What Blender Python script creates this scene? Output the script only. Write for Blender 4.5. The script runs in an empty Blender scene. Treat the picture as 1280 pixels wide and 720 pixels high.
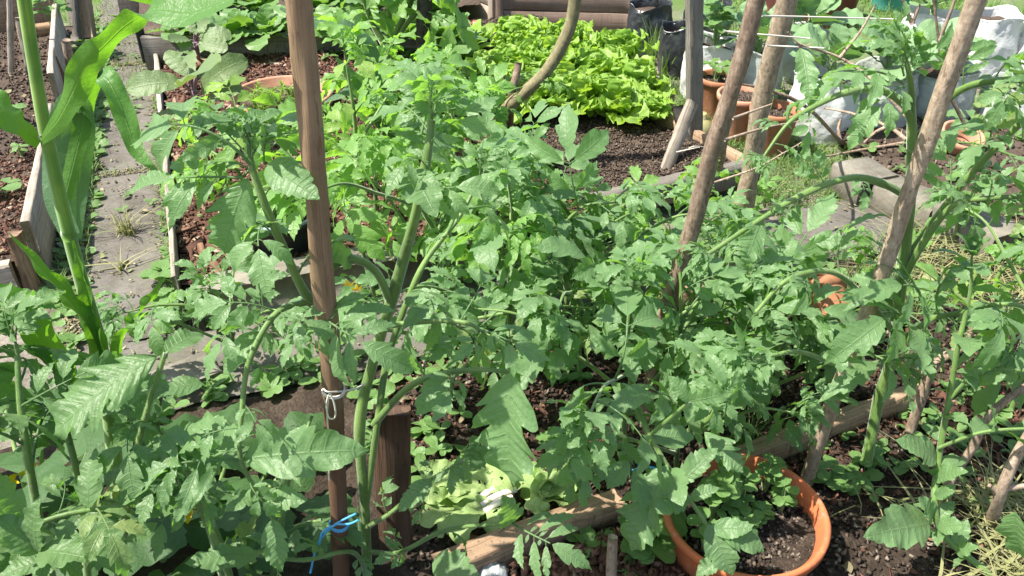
import bpy, math, random
import numpy as np
from mathutils import Vector
PI = math.pi
R = math.radians
scene = bpy.context.scene
COL = scene.collection
rng = np.random.default_rng(7)

# ---------------------------------------------------------------- camera model
CAM_H = 1.55
PITCH = R(34)
FPX = 1075.0
def ray(px, py):
    a = (px - 640) / FPX
    b = (360 - py) / FPX
    return np.array([a, b * math.sin(PITCH) + math.cos(PITCH), b * math.cos(PITCH) - math.sin(PITCH)])
def G(px, py, z=0.0):            # point of the photo that lies at height z
    d = ray(px, py)
    t = (z - CAM_H) / d[2]
    return np.array([0, 0, CAM_H]) + d * t
def P(px, py, Y):                # point of the photo that lies at ground distance Y
    d = ray(px, py)
    t = Y / d[1]
    return np.array([0, 0, CAM_H]) + d * t
GA = R(20)
UV_U = np.array([math.cos(GA), math.sin(GA), 0])
UV_V = np.array([-math.sin(GA), math.cos(GA), 0])
def W(u, v, z=0.0):              # garden grid (beds run 20 degrees off the camera)
    return UV_U * u + UV_V * v + np.array([0, 0, z])
def to_uv(p):
    return float(np.dot(p, UV_U)), float(np.dot(p, UV_V))
def nrm(v):
    v = np.asarray(v, float)
    return v / (np.linalg.norm(v) + 1e-12)

# ---------------------------------------------------------------- noise
_lat = np.random.default_rng(99).random((64, 256, 256)).astype(np.float32)
def vnoise(x, y, seed=0):
    x = np.asarray(x, float); y = np.asarray(y, float)
    xi = np.floor(x).astype(int); yi = np.floor(y).astype(int)
    fx = x - xi; fy = y - yi
    fx = fx * fx * (3 - 2 * fx); fy = fy * fy * (3 - 2 * fy)
    L = _lat[seed % 64]
    g = lambda i, j: L[i & 255, j & 255]
    return ((g(xi, yi) * (1 - fx) + g(xi + 1, yi) * fx) * (1 - fy) +
            (g(xi, yi + 1) * (1 - fx) + g(xi + 1, yi + 1) * fx) * fy) * 2 - 1
def fbm(x, y, seed=0, oct=4, lac=2.1, gain=.5):
    s = 0; a = 1
    for i in range(oct):
        s = s + a * vnoise(x, y, seed + i * 7); x = x * lac + 3.7; y = y * lac + 1.3; a *= gain
    return s

# ---------------------------------------------------------------- mesh builder
class MB:
    def __init__(self):
        self.V = []; self.UV = []; self.T = []; self.F4 = []; self.F3 = []; self.FN = []; self.n = 0
    def add(self, V, F4=None, UV=None, tone=0.5, F3=None, FN=None):
        V = np.asarray(V, float).reshape(-1, 3); k = len(V)
        self.V.append(V)
        self.UV.append(np.zeros((k, 2)) if UV is None else np.asarray(UV, float))
        self.T.append(np.full(k, tone) if np.isscalar(tone) else np.asarray(tone, float))
        if F4 is not None and len(F4): self.F4.append(np.asarray(F4, int) + self.n)
        if F3 is not None and len(F3): self.F3.append(np.asarray(F3, int) + self.n)
        if FN is not None:
            for f in FN: self.FN.append(np.asarray(f, int) + self.n)
        self.n += k
        return self
    def arrays(self):
        return np.concatenate(self.V)
    def mesh(self, name, origin=(0, 0, 0), smooth=True):
        V = np.concatenate(self.V) - np.asarray(origin, float)
        UV = np.concatenate(self.UV); T = np.concatenate(self.T)
        loops = []; starts = []; pos = 0
        if self.F4:
            f = np.concatenate(self.F4); loops.append(f.ravel()); starts.append(pos + 4 * np.arange(len(f))); pos += 4 * len(f)
        if self.F3:
            f = np.concatenate(self.F3); loops.append(f.ravel()); starts.append(pos + 3 * np.arange(len(f))); pos += 3 * len(f)
        for f in self.FN:
            loops.append(f); starts.append(np.array([pos])); pos += len(f)
        loops = np.concatenate(loops).astype(np.int32); starts = np.concatenate(starts).astype(np.int32)
        me = bpy.data.meshes.new(name)
        me.vertices.add(len(V)); me.vertices.foreach_set('co', V.astype(np.float32).ravel())
        me.loops.add(len(loops)); me.loops.foreach_set('vertex_index', loops)
        me.polygons.add(len(starts)); me.polygons.foreach_set('loop_start', starts)
        if smooth: me.polygons.foreach_set('use_smooth', np.ones(len(starts), bool))
        me.update(calc_edges=True)
        uvl = me.uv_layers.new(name='UVMap')
        uvl.data.foreach_set('uv', UV[loops].astype(np.float32).ravel())
        at = me.attributes.new('tone', 'FLOAT', 'POINT')
        at.data.foreach_set('value', T.astype(np.float32))
        me.validate(); me.update()
        return me

def tagset(o, label=None, cat=None, group=None, kind=None):
    if label: o['label'] = label
    if cat: o['category'] = cat
    if group: o['group'] = group
    if kind: o['kind'] = kind
    return o
def thing(name, label, cat, loc=(0, 0, 0), group=None):
    o = bpy.data.objects.new(name, None); COL.objects.link(o)
    o.empty_display_size = .05
    o.location = [float(c) for c in loc]
    return tagset(o, label, cat, group)
def part(name, mb, mat, parent, label=None, smooth=True):
    org = np.zeros(3); p = parent
    while p is not None:
        org = org + np.array(p.location); p = p.parent
    me = mb.mesh(name, org, smooth); me.materials.append(mat)
    o = bpy.data.objects.new(name, me); COL.objects.link(o); o.parent = parent
    if label: o['label'] = label
    return o
def single(name, mb, mat, label=None, cat=None, group=None, kind=None, smooth=True, loc=None):
    V = mb.arrays()
    if loc is None:
        loc = np.array([V[:, 0].mean(), V[:, 1].mean(), V[:, 2].min()]) if kind is None else np.zeros(3)
    me = mb.mesh(name, loc, smooth); me.materials.append(mat)
    o = bpy.data.objects.new(name, me); COL.objects.link(o); o.location = [float(c) for c in loc]
    return tagset(o, label, cat, group, kind)
def dup(root, loc, rotz=0, scale=1.0, label=None, group=None):
    r = root.copy(); COL.objects.link(r)
    r.location = [float(c) for c in loc]; r.rotation_euler = (0, 0, rotz); r.scale = (scale,) * 3
    if label: r['label'] = label
    if group: r['group'] = group
    for ch in list(root.children):
        c = ch.copy(); COL.objects.link(c); c.parent = r
        for g in list(ch.children):
            d = g.copy(); COL.objects.link(d); d.parent = c
    return r

# ---------------------------------------------------------------- shapes
def gridF(nr, nc, wrap=False):
    i = np.arange(nr - 1)[:, None]; 
    j = np.arange(nc if wrap else nc - 1)[None, :]
    j2 = (j + 1) % nc
    a = i * nc + j; b = i * nc + j2; c = (i + 1) * nc + j2; d = (i + 1) * nc + j
    return np.stack([a, b, c, d], -1).reshape(-1, 4)
def smooth_path(pts, n=6):
    p = np.asarray(pts, float)
    if len(p) < 3 or n <= 1: 
        return np.concatenate([p[:1] + (p[1:2] - p[:1]) * t for t in np.linspace(0, 1, max(n, 2))]) if len(p) == 2 else p
    q = np.vstack([2 * p[0] - p[1], p, 2 * p[-1] - p[-2]])
    out = []
    for i in range(1, len(q) - 2):
        t = np.linspace(0, 1, n, endpoint=False)[:, None]
        a, b, c, d = q[i - 1], q[i], q[i + 1], q[i + 2]
        out.append(.5 * (2 * b + (c - a) * t + (2 * a - 5 * b + 4 * c - d) * t**2 + (3 * b - a - 3 * c + d) * t**3))
    out.append(p[-1:])
    return np.vstack(out)
def frames(path, ref=None):
    p = np.asarray(path, float)
    T = np.gradient(p, axis=0); T /= np.linalg.norm(T, axis=1)[:, None] + 1e-12
    n = len(p); A = np.zeros((n, 3)); 
    r = np.array([0, 0, 1.]) if ref is None else np.asarray(ref, float)
    if abs(np.dot(r, T[0])) > .93 * np.linalg.norm(r): r = np.array([0, 1., 0.3])
    a = nrm(r - T[0] * np.dot(r, T[0])); A[0] = a
    for i in range(1, n):
        a = a - T[i] * np.dot(a, T[i]); a = a / (np.linalg.norm(a) + 1e-12); A[i] = a
    B = np.cross(T, A)
    return T, A, B
def tube(mb, path, r, ns=8, tone=.5, cap=True, knob=0, seed=0, uvu=None):
    p = np.asarray(path, float); n = len(p)
    r = np.interp(np.linspace(0, 1, n), np.linspace(0, 1, len(np.atleast_1d(r))), np.atleast_1d(r)) if np.size(r) != n else np.asarray(r, float)
    T, A, B = frames(p)
    an = np.linspace(0, 2 * PI, ns, endpoint=False)
    L = np.concatenate([[0], np.cumsum(np.linalg.norm(np.diff(p, axis=0), axis=1))])
    rr = np.repeat(r[:, None], ns, 1)
    if knob:
        rr = rr * (1 + knob * fbm(np.cos(an)[None, :] * 1.3 + 5 + seed * 3.1, L[:, None] * 9 + np.sin(an)[None, :] * 1.3 + seed, seed, 3))
    V = p[:, None, :] + rr[..., None] * (np.cos(an)[None, :, None] * A[:, None, :] + np.sin(an)[None, :, None] * B[:, None, :])
    uv = np.stack(np.broadcast_arrays((np.arange(ns) / ns if uvu is None else np.full(ns, uvu))[None, :], L[:, None]), -1).reshape(-1, 2)
    FN = [np.arange(ns)[::-1], (n - 1) * ns + np.arange(ns)] if cap else None
    mb.add(V.reshape(-1, 3), gridF(n, ns, True)[:, ::-1], uv, tone, FN=FN)
    return mb
def sweep(mb, path, prof, up, scale=None, jitter=0, seed=0, tone=.5):
    p = np.asarray(path, float); n = len(p); k = len(prof)
    T, A, B = frames(p, up)
    sc = np.ones(n) if scale is None else np.asarray(scale, float)
    L = np.concatenate([[0], np.cumsum(np.linalg.norm(np.diff(p, axis=0), axis=1))])
    q = np.asarray(prof, float)
    V = p[:, None, :] + sc[:, None, None] * (q[None, :, 0, None] * B[:, None, :] + q[None, :, 1, None] * A[:, None, :])
    if jitter:
        jj = np.random.default_rng(seed).normal(0, jitter, V.shape)
        low = fbm(L[:, None] * 4 + seed, np.arange(k)[None, :] * .35 + seed * .7, seed, 2)[..., None] * jitter * 2.0
        V = V + jj * .5 + low * B[:, None, :]
    per = np.concatenate([[0], np.cumsum(np.linalg.norm(np.diff(q, axis=0), axis=1))]); 
    uv = np.stack(np.broadcast_arrays(per[None, :] + seed * .37, L[:, None] + seed * 1.7), -1).reshape(-1, 2)
    mb.add(V.reshape(-1, 3), gridF(n, k, True), uv, tone, FN=[np.arange(k), ((n - 1) * k + np.arange(k))[::-1]])
    return mb
def rrect(w, h, b=.003):
    x, y = w / 2, h / 2
    return np.array([(x - b, -y), (x, -y + b), (x, 0), (x, y - b), (x - b, y), (0, y), (-x + b, y), (-x, y - b), (-x, 0), (-x, -y + b), (-x + b, -y), (0, -y)])
def plank(mb, p0, p1, w, h, up=(0, 0, 1), n=14, jit=.0012, seed=1, b=.003, tone=.5, bow=0):
    """board from p0 to p1, w across, h along up"""
    p0 = np.asarray(p0, float); p1 = np.asarray(p1, float)
    t = np.linspace(0, 1, n)[:, None]
    path = p0 + (p1 - p0) * t
    path[:, 2] += bow * np.sin(t[:, 0] * PI)
    return sweep(mb, path, rrect(w, h, b), up, None, jit, seed, tone)
def lathe(mb, prof, c=(0, 0, 0), ns=40, M=None, noise=0, seed=0, tone=.5):
    pr = np.asarray(prof, float); n = len(pr)
    an = np.linspace(0, 2 * PI, ns, endpoint=False)
    rr = np.repeat(pr[:, 0][:, None], ns, 1)
    if noise:
        rr = rr + noise * fbm(np.cos(an)[None] * 2 + 9 + seed, np.sin(an)[None] * 2 + pr[:, 1][:, None] * 14 + seed, seed, 4)
    V = np.stack([rr * np.cos(an)[None], rr * np.sin(an)[None], np.repeat(pr[:, 1][:, None], ns, 1)], -1).reshape(-1, 3)
    if M is not None: V = V @ np.asarray(M).T
    L = np.concatenate([[0], np.cumsum(np.linalg.norm(np.diff(pr, axis=0), axis=1))])
    uv = np.stack(np.broadcast_arrays((np.arange(ns) / ns)[None], L[:, None]), -1).reshape(-1, 2)
    mb.add(V + np.asarray(c, float), gridF(n, ns, True), uv, tone)
    return mb
def rotm(axis, ang):
    a = nrm(axis); K = np.array([[0, -a[2], a[1]], [a[2], 0, -a[0]], [-a[1], a[0], 0]])
    return np.eye(3) + math.sin(ang) * K + (1 - math.cos(ang)) * K @ K
def basis(x, up):
    x = nrm(x); y = np.cross(up, x)
    if np.linalg.norm(y) < 1e-4: y = np.cross([0.3, 1, 0], x)
    y = nrm(y); z = np.cross(x, y)
    return np.stack([x, y, z], 1)
def ribbon(mb, path, w, side, nc=7, fold=.15, ripple=0, rip_n=7, seed=0, tone=.5):
    """long blade (maize, grass): w half widths per point, side = across vectors per point"""
    p = np.asarray(path, float); n = len(p)
    w = np.interp(np.linspace(0, 1, n), np.linspace(0, 1, len(w)), w)
    T = np.gradient(p, axis=0); T /= np.linalg.norm(T, axis=1)[:, None] + 1e-9
    S = np.asarray(side, float)
    S = np.stack([np.interp(np.linspace(0, 1, n), np.linspace(0, 1, len(S)), S[:, k]) for k in range(3)], 1)
    S = S - T * (S * T).sum(1)[:, None]; S /= np.linalg.norm(S, axis=1)[:, None] + 1e-9
    N = np.cross(T, S)
    s = np.linspace(-1, 1, nc)
    L = np.linspace(0, 1, n)
    z = fold * np.abs(s)[None] * w[:, None]
    if ripple:
        ph = np.random.default_rng(seed).random(2) * 6
        rp = np.where(s[None] < 0, np.sin(L[:, None] * rip_n * 2 * PI + ph[0]), np.sin(L[:, None] * rip_n * 2.2 * PI + ph[1]))
        z = z + ripple * rp * (s[None]**2) * np.sin(L[:, None] * PI)
    V = p[:, None] + S[:, None] * (s[None] * w[:, None])[..., None] + N[:, None] * z[..., None]
    uv = np.stack(np.broadcast_arrays((s[None] + 1) / 2, L[:, None]), -1).reshape(-1, 2)
    mb.add(V.reshape(-1, 3), gridF(n, nc), uv, tone)
    return mb

# ---------------------------------------------------------------- leaves
def leaflet(L=1., Wd=.5, nt=20, nh=4, teeth=5, depth=.3, fold=.12, droop=.6, ripple=.03, slant=.5, wpow=(.6, .85), seed=0, rip_n=None, quilt=.006, asym=.08):
    g = np.random.default_rng(seed)
    t = np.linspace(0, 1, nt + 1); s = np.linspace(-1, 1, 2 * nh + 1)
    a, b = wpow
    w = (t**a) * ((1 - t)**b); w = w / w.max() * Wd / 2
    def margin(ph, sd):
        if teeth <= 0: return np.ones_like(t)
        tq = t + .05 * np.sin(t * 7 + sd) + .03 * np.sin(t * 17 + sd * 3)
        fr = (tq * teeth + ph) % 1.0
        amp = depth * (.62 + .38 * np.sin(np.floor(tq * teeth + ph) * 2.7 + sd))
        return 1 - amp * (1 - fr / .78).clip(0, 1)**1.1 * (t > .05)
    mL = margin(.1 + g.random() * .1, g.random() * 6); mR = margin(.55 + g.random() * .1, g.random() * 6)
    m = np.where(s[None] < 0, mL[:, None] * (1 + asym * g.normal()), mR[:, None] * (1 + asym * g.normal()))
    sa = np.abs(s)[None]
    ww = w[:, None] * (1 + (m - 1) * sa**1.5)
    y = s[None] * ww
    x = t[:, None] * L + slant * np.abs(y) * (1 - t[:, None]**2 * .8)
    rn = rip_n or g.uniform(1.6, 3.2)
    p1, p2 = g.random(2) * 6
    z = fold * np.abs(y) + ripple * L * sa**2 * np.where(s[None] < 0, np.sin(t[:, None] * rn * 2 * PI + p1), np.sin(t[:, None] * rn * 2 * PI + p2)) * np.sin(t[:, None] * PI).clip(0, 1)**.5
    z = z + quilt * L * np.sin(t[:, None] * 10 * 2 * PI) * np.sin(sa * PI)
    # side twist and droop
    tw = g.normal() * .25
    yy = y * np.cos(tw * t[:, None]) - z * np.sin(tw * t[:, None]); z = y * np.sin(tw * t[:, None]) + z * np.cos(tw * t[:, None]); y = yy
    y = y + g.normal() * .07 * L * t[:, None]**2
    if abs(droop) > 1e-3:
        th = droop * (x / L); Rr = L / droop
        xb = Rr * np.sin(th) + z * np.sin(th); zb = -Rr * (1 - np.cos(th)) + z * np.cos(th)
        x, z = xb, zb
    V = np.stack([x, y, z], -1).reshape(-1, 3)
    uv = np.stack(np.broadcast_arrays((s[None] + 1) / 2, t[:, None]), -1).reshape(-1, 2)
    return V, gridF(nt + 1, 2 * nh + 1), uv
def compound(seed, lod=0, pairs=3, size=1., lobed=.46, droop=.9, term=.54, narrow=1.0):
    """pinnate tomato leaf, total length ~1 along +X, arching down"""
    g = np.random.default_rng(seed); mb = MB()
    nt, nh = ((25, 4), (16, 3), (12, 2))[lod]
    ns = 24
    t = np.linspace(0, 1, ns)
    th = .35 - droop * t**1.3
    Lr = 1 - term * .72
    pt = np.zeros((ns, 3)); d = Lr / (ns - 1)
    yaw = g.normal() * .25 * t
    for i in range(1, ns):
        pt[i] = pt[i - 1] + d * np.array([math.cos(th[i]) * math.cos(yaw[i]), math.sin(yaw[i]) * math.cos(th[i]), math.sin(th[i])])
    tube(mb, pt[::(2 if lod == 0 else 4)], np.array([.013, .009, .006]), 6 if lod == 0 else 4, uvu=.5, cap=False)
    def put(i, ang, L, Wd, dr, sd, dp, roll=0):
        V, F, UV = leaflet(L, Wd * narrow, nt if L > .15 else max(8, nt // 2), nh if L > .15 else 2, (5 if lod == 0 else 4) if L > .15 else 3, dp, g.uniform(.05, .32), dr, g.uniform(.012, .045), g.uniform(.6, .95), (.62, 1.28), seed=sd, quilt=.004)
        j = min(i, ns - 1)
        tg = nrm(pt[j] - pt[max(j - 1, 0)])
        B0 = basis(tg, [0, 0, 1])
        X = B0[:, 0] * math.cos(ang) + B0[:, 1] * math.sin(ang)
        X = nrm(X + B0[:, 2] * g.uniform(-.15, .2))
        M = basis(X, B0[:, 2]) @ rotm([1, 0, 0], roll)
        pet = L * .12
        base = pt[j]
        if lod < 2 and abs(ang) > .2:
            tube(mb, np.array([base, base + X * pet]), [.005, .004], 4, uvu=.5, cap=False)
        mb.add(V @ M.T + base + (X * pet if abs(ang) > .2 else 0), F, UV, .5 + g.normal() * .12)
    fr = np.linspace(.36 if pairs > 2 else .45, .86, pairs)
    for k, f in enumerate(fr):
        sz = (.36, .46, .40, .34)[min(k, 3)] * g.uniform(.85, 1.12) * (1 if pairs > 2 else .95)
        for sgn in (1, -1):
            ff = f + g.uniform(-.03, .03)
            put(int(ff * (ns - 1)), sgn * g.uniform(.85, 1.2), sz * g.uniform(.85, 1.1), sz * g.uniform(.38, .52), g.uniform(.5, 1.6), int(g.integers(1e6)), lobed * g.uniform(.7, 1.2), sgn * g.uniform(-.25, .1))
        if lod < 2 and k < pairs - 1:
            for sgn in (1, -1):
                ff = f + .5 * (fr[1] - fr[0]) + g.uniform(-.03, .03)
                put(int(ff * (ns - 1)), sgn * g.uniform(.9, 1.3), g.uniform(.06, .11), g.uniform(.045, .07), .5, int(g.integers(1e6)), .15)
    put(ns - 1, 0, term * g.uniform(.95, 1.1), term * g.uniform(.42, .56), g.uniform(.6, 1.5), int(g.integers(1e6)), lobed * 1.25)
    V = np.concatenate(mb.V); UV = np.concatenate(mb.UV); F = np.concatenate(mb.F4); T = np.concatenate(mb.T)
    return V, F, UV, T
LEAF0 = [compound(100 + i, 0, (2, 2, 3, 2, 2, 3, 2, 2)[i % 8], droop=(.7, 1.3, 1.0, 1.6, .9, 1.2)[i % 6]) for i in range(10)]
LEAF1 = [compound(200 + i, 1, (2, 2, 3)[i % 3], droop=(.7, 1.3, 1.0, 1.6, .9)[i % 5]) for i in range(10)]
LEAF2 = [compound(300 + i, 2, (2, 2)[i % 2], droop=(.7, 1.3, 1.0, 1.6, .9)[i % 5]) for i in range(8)]
NARROW = [compound(400 + i, 0, 3, droop=(.5, .9, .7)[i % 3], lobed=.42, narrow=.68) for i in range(6)]
def lobed_blade(seed, L=1., Wd=.58, lobes=4, depth=.70, droop=.5, nt=60, nh=6):
    """one big deeply cut leaf: lobes with small teeth, pointing forward"""
    g = np.random.default_rng(seed); t = np.linspace(0, 1, nt + 1); s = np.linspace(-1, 1, 2 * nh + 1)
    w = t**.45 * (1 - t)**.8; w = w / w.max() * Wd / 2
    def mar(ph):
        tq = t + .045 * np.sin(t * 9 + ph * 20 + seed) + .02 * np.sin(t * 23 + ph * 31)
        x = (tq * lobes * 1.06 + ph) % 1.0
        lob = np.where(x < .75, (x / .75)**.7, ((1 - x) / .25).clip(0, 1)**.6)
        tee = .5 + .5 * np.sin(tq * lobes * 2.3 * 2 * PI + ph * 9 + np.sin(t * 11))
        return 1 - depth * (.75 + .25 * np.sin(t * 8 + ph * 14)) * (1 - lob) * (1 - .45 * t**2) - .09 * tee
    m = np.where(s[None] < 0, mar(.2 + g.random() * .15)[:, None], mar(.65 + g.random() * .15)[:, None])
    sa = np.abs(s)[None]; hw = w[:, None] * (1 + (m - 1) * sa**1.2)
    y = s[None] * hw; x = t[:, None] * L + .95 * np.abs(y) * (1 - t[:, None]**2 * .7)
    p1, p2 = g.random(2) * 6
    z = .16 * np.abs(y) + .05 * L * sa**2 * np.sin(t[:, None] * (lobes * .6) * 2 * PI + np.where(s[None] < 0, p1, p2)) + .005 * L * np.sin(t[:, None] * lobes * 6 * PI) * np.sin(sa * PI) - .25 * y**2 / Wd
    y = y + g.normal() * .06 * t[:, None]**2
    th = droop * x / L; Rr = L / droop
    xb = Rr * np.sin(th) + z * np.sin(th); zb = -Rr * (1 - np.cos(th)) + z * np.cos(th)
    uv = np.stack(np.broadcast_arrays((s[None] + 1) / 2, t[:, None]), -1).reshape(-1, 2)
    return np.stack([xb, y, zb], -1).reshape(-1, 3), gridF(nt + 1, 2 * nh + 1), uv
LOBED = [lobed_blade(500 + i, droop=(.4, .6, .5, .7)[i]) for i in range(4)]
BROAD = [leaflet(1, .5, 40, 5, 6, .34, .15, .7, .04, .6, (.5, .95), seed=520 + i) for i in range(5)]
def put_leaf(mb, lf, base, d, length, up=(0, 0, 1), tone=.5, roll=0.):
    M = basis(d, up)
    if roll: M = M @ rotm([1, 0, 0], roll)
    V = lf[0] * length
    T = tone if len(lf) < 4 else (lf[3] - .5 + tone)
    mb.add(V @ M.T + np.asarray(base, float), lf[1], lf[2], T)
def leaf_to(mb, lf, base, tip, up=(0, 0, 1), tone=.5, roll=0., k=1.0, wide=1.0):
    """fit the blade so that its far end lands on tip"""
    base = np.asarray(base, float); tip = np.asarray(tip, float)
    V = lf[0]; i = int(np.argmax(np.linalg.norm(V, axis=1))); e = V[i]
    le = np.linalg.norm(e); d = nrm(tip - base)
    # rotate the blade's own chord onto the wanted direction
    Bc = basis(e, [0, 0, 1]); Bd = basis(d, up)
    if roll: Bd = Bd @ rotm([1, 0, 0], roll)
    M = Bd @ Bc.T
    V2 = V.copy(); V2[:, 1] *= wide
    T = tone if len(lf) < 4 else (lf[3] - .5 + tone)
    mb.add((V2 * (np.linalg.norm(tip - base) / le * k)) @ M.T + base, lf[1], lf[2], T)
def branch_leaves(mb, path, n, lib, size, g, t0=.15, t1=1., rise=.25, along=.45, phase=None, avoid=None):
    p = np.asarray(path, float); m = len(p)
    T, A, B = frames(p)
    ph = g.random() * 6.28 if phase is None else phase
    for k in range(n):
        t = t0 + (t1 - t0) * (k + .3 + g.random() * .4) / n
        i = min(int(t * (m - 1)), m - 1)
        ph += 2.4 + g.normal() * .25
        rad = A[i] * math.cos(ph) + B[i] * math.sin(ph)
        d = nrm(rad * 1.0 + T[i] * along * g.uniform(.6, 1.4) + np.array([0, 0, rise * g.uniform(.2, 1.4)]))
        if d[2] < -.25: d[2] = -.25; d = nrm(d)
        sz = size * 1.36 * g.uniform(.65, 1.15) * (1 if t < .8 else .75)
        put_leaf(mb, lib[int(g.integers(len(lib)))], p[i], d, sz, nrm([g.normal() * .45, g.normal() * .45 - .12, 1]), (.5 + g.normal() * .22) if g.random() > .04 else 1.35, g.normal() * .4)
    # growing tip: a tuft of small leaves
    if t1 >= .99:
        for k in range(6):
            ph += 2.4
            rad = A[-1] * math.cos(ph) + B[-1] * math.sin(ph)
            put_leaf(mb, lib[int(g.integers(len(lib)))], p[-1], nrm(T[-1] + [0, 0, .5] + rad * g.uniform(.4, 1.1)), size * g.uniform(.4, .95), (0, 0, 1), .72)

BROADLIB = [tuple(leaflet(1, .56, 24, 3, 6, .25, .15, (.5, .9, .3)[i % 3], .03, .5, (.5, .9), seed=540 + i)) for i in range(6)]
LEAFSMALL = [leaflet(1, .6, 12, 3, 4, .35, .15, .6, .03, .5, seed=560 + i) for i in range(4)]

def hairs(mb, path, r, n, g, ln=(.0012, .003)):
    p = np.asarray(path, float); T, A, B = frames(p); m = len(p)
    f = g.random(n) * (m - 1.001); i = f.astype(int); fr = (f - i)[:, None]
    c = p[i] * (1 - fr) + p[i + 1] * fr; a = g.random(n) * 2 * PI
    d = A[i] * np.cos(a)[:, None] + B[i] * np.sin(a)[:, None]; rr = np.interp(f / (m - 1), np.linspace(0, 1, len(r)), r)[:, None]
    l = g.uniform(*ln, n)[:, None]; b0 = c + d * rr * .97; w = np.cross(d, T[i]) * .00022
    V = np.stack([b0 - w, b0 + w, b0 + d * l + T[i] * l * g.normal(0, .3, (n, 1))], 1).reshape(-1, 3)
    mb.add(V, None, None, .9, F3=np.arange(3 * n).reshape(-1, 3))
# ---------------------------------------------------------------- materials
class NT:
    def __init__(self, name):
        self.m = bpy.data.materials.new(name); self.m.use_nodes = True
        self.t = self.m.node_tree; self.t.nodes.clear()
        self.out = self.t.nodes.new('ShaderNodeOutputMaterial')
    def n(self, typ, ins=None, **kw):
        nd = self.t.nodes.new(typ)
        for k, v in kw.items(): setattr(nd, k, v)
        for k, v in (ins or {}).items():
            s = nd.inputs[k]
            if isinstance(v, bpy.types.NodeSocket): self.t.links.new(v, s)
            elif isinstance(v, tuple) and len(v) == 3 and s.type == 'RGBA': s.default_value = (*v, 1)
            else: s.default_value = v
        return nd
    def math(self, op, a, b=None, c=None, clamp=False):
        nd = self.t.nodes.new('ShaderNodeMath'); nd.operation = op; nd.use_clamp = clamp
        for i, v in enumerate((a, b, c)):
            if v is None: continue
            if isinstance(v, bpy.types.NodeSocket): self.t.links.new(v, nd.inputs[i])
            else: nd.inputs[i].default_value = v
        return nd.outputs[0]
    def mix(self, f, a, b, typ='MIX'):
        nd = self.t.nodes.new('ShaderNodeMix'); nd.data_type = 'RGBA'; nd.blend_type = typ
        for s, v in ((nd.inputs[0], f), (nd.inputs[6], a), (nd.inputs[7], b)):
            if isinstance(v, bpy.types.NodeSocket): self.t.links.new(v, s)
            elif isinstance(v, tuple): s.default_value = (*v, 1)
            else: s.default_value = v
        return nd.outputs[2]
    def ramp(self, f, stops):
        nd = self.t.nodes.new('ShaderNodeValToRGB'); e = nd.color_ramp.elements
        while len(e) < len(stops): e.new(.5)
        for i, (p, c) in enumerate(stops): e[i].position = p; e[i].color = (*c, 1) if len(c) == 3 else c
        self.t.links.new(f, nd.inputs[0]); return nd.outputs[0]
    def noise(self, vec, scale, detail=4, rough=.55, dist=0):
        nd = self.n('ShaderNodeTexNoise', {'Scale': scale, 'Detail': detail, 'Roughness': rough, 'Distortion': dist})
        if vec is not None: self.t.links.new(vec, nd.inputs['Vector'])
        return nd.outputs['Fac']
    def uv(self): return self.n('ShaderNodeUVMap', uv_map='UVMap').outputs[0]
    def obj(self): return self.n('ShaderNodeTexCoord').outputs['Object']
    def pos(self): return self.n('ShaderNodeNewGeometry').outputs['Position']
    def scale(self, vec, s):
        nd = self.n('ShaderNodeMapping'); self.t.links.new(vec, nd.inputs['Vector']); nd.inputs['Scale'].default_value = s
        return nd.outputs[0]
    def bump(self, h, st=.5, dist=.005):
        return self.n('ShaderNodeBump', {'Height': h, 'Strength': st, 'Distance': dist}).outputs[0]
    def bsdf(self, col, rough=.6, nor=None, spec=.4, **kw):
        nd = self.n('ShaderNodeBsdfPrincipled')
        for k, v in {'Base Color': col, 'Roughness': rough, 'Specular IOR Level': spec, **kw}.items():
            s = nd.inputs[k]
            if isinstance(v, bpy.types.NodeSocket): self.t.links.new(v, s)
            elif isinstance(v, tuple): s.default_value = (*v, 1)
            else: s.default_value = v
        if nor is not None: self.t.links.new(nor, nd.inputs['Normal'])
        return nd.outputs[0]
    def done(self, sh):
        self.t.links.new(sh, self.out.inputs['Surface']); return self.m

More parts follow.
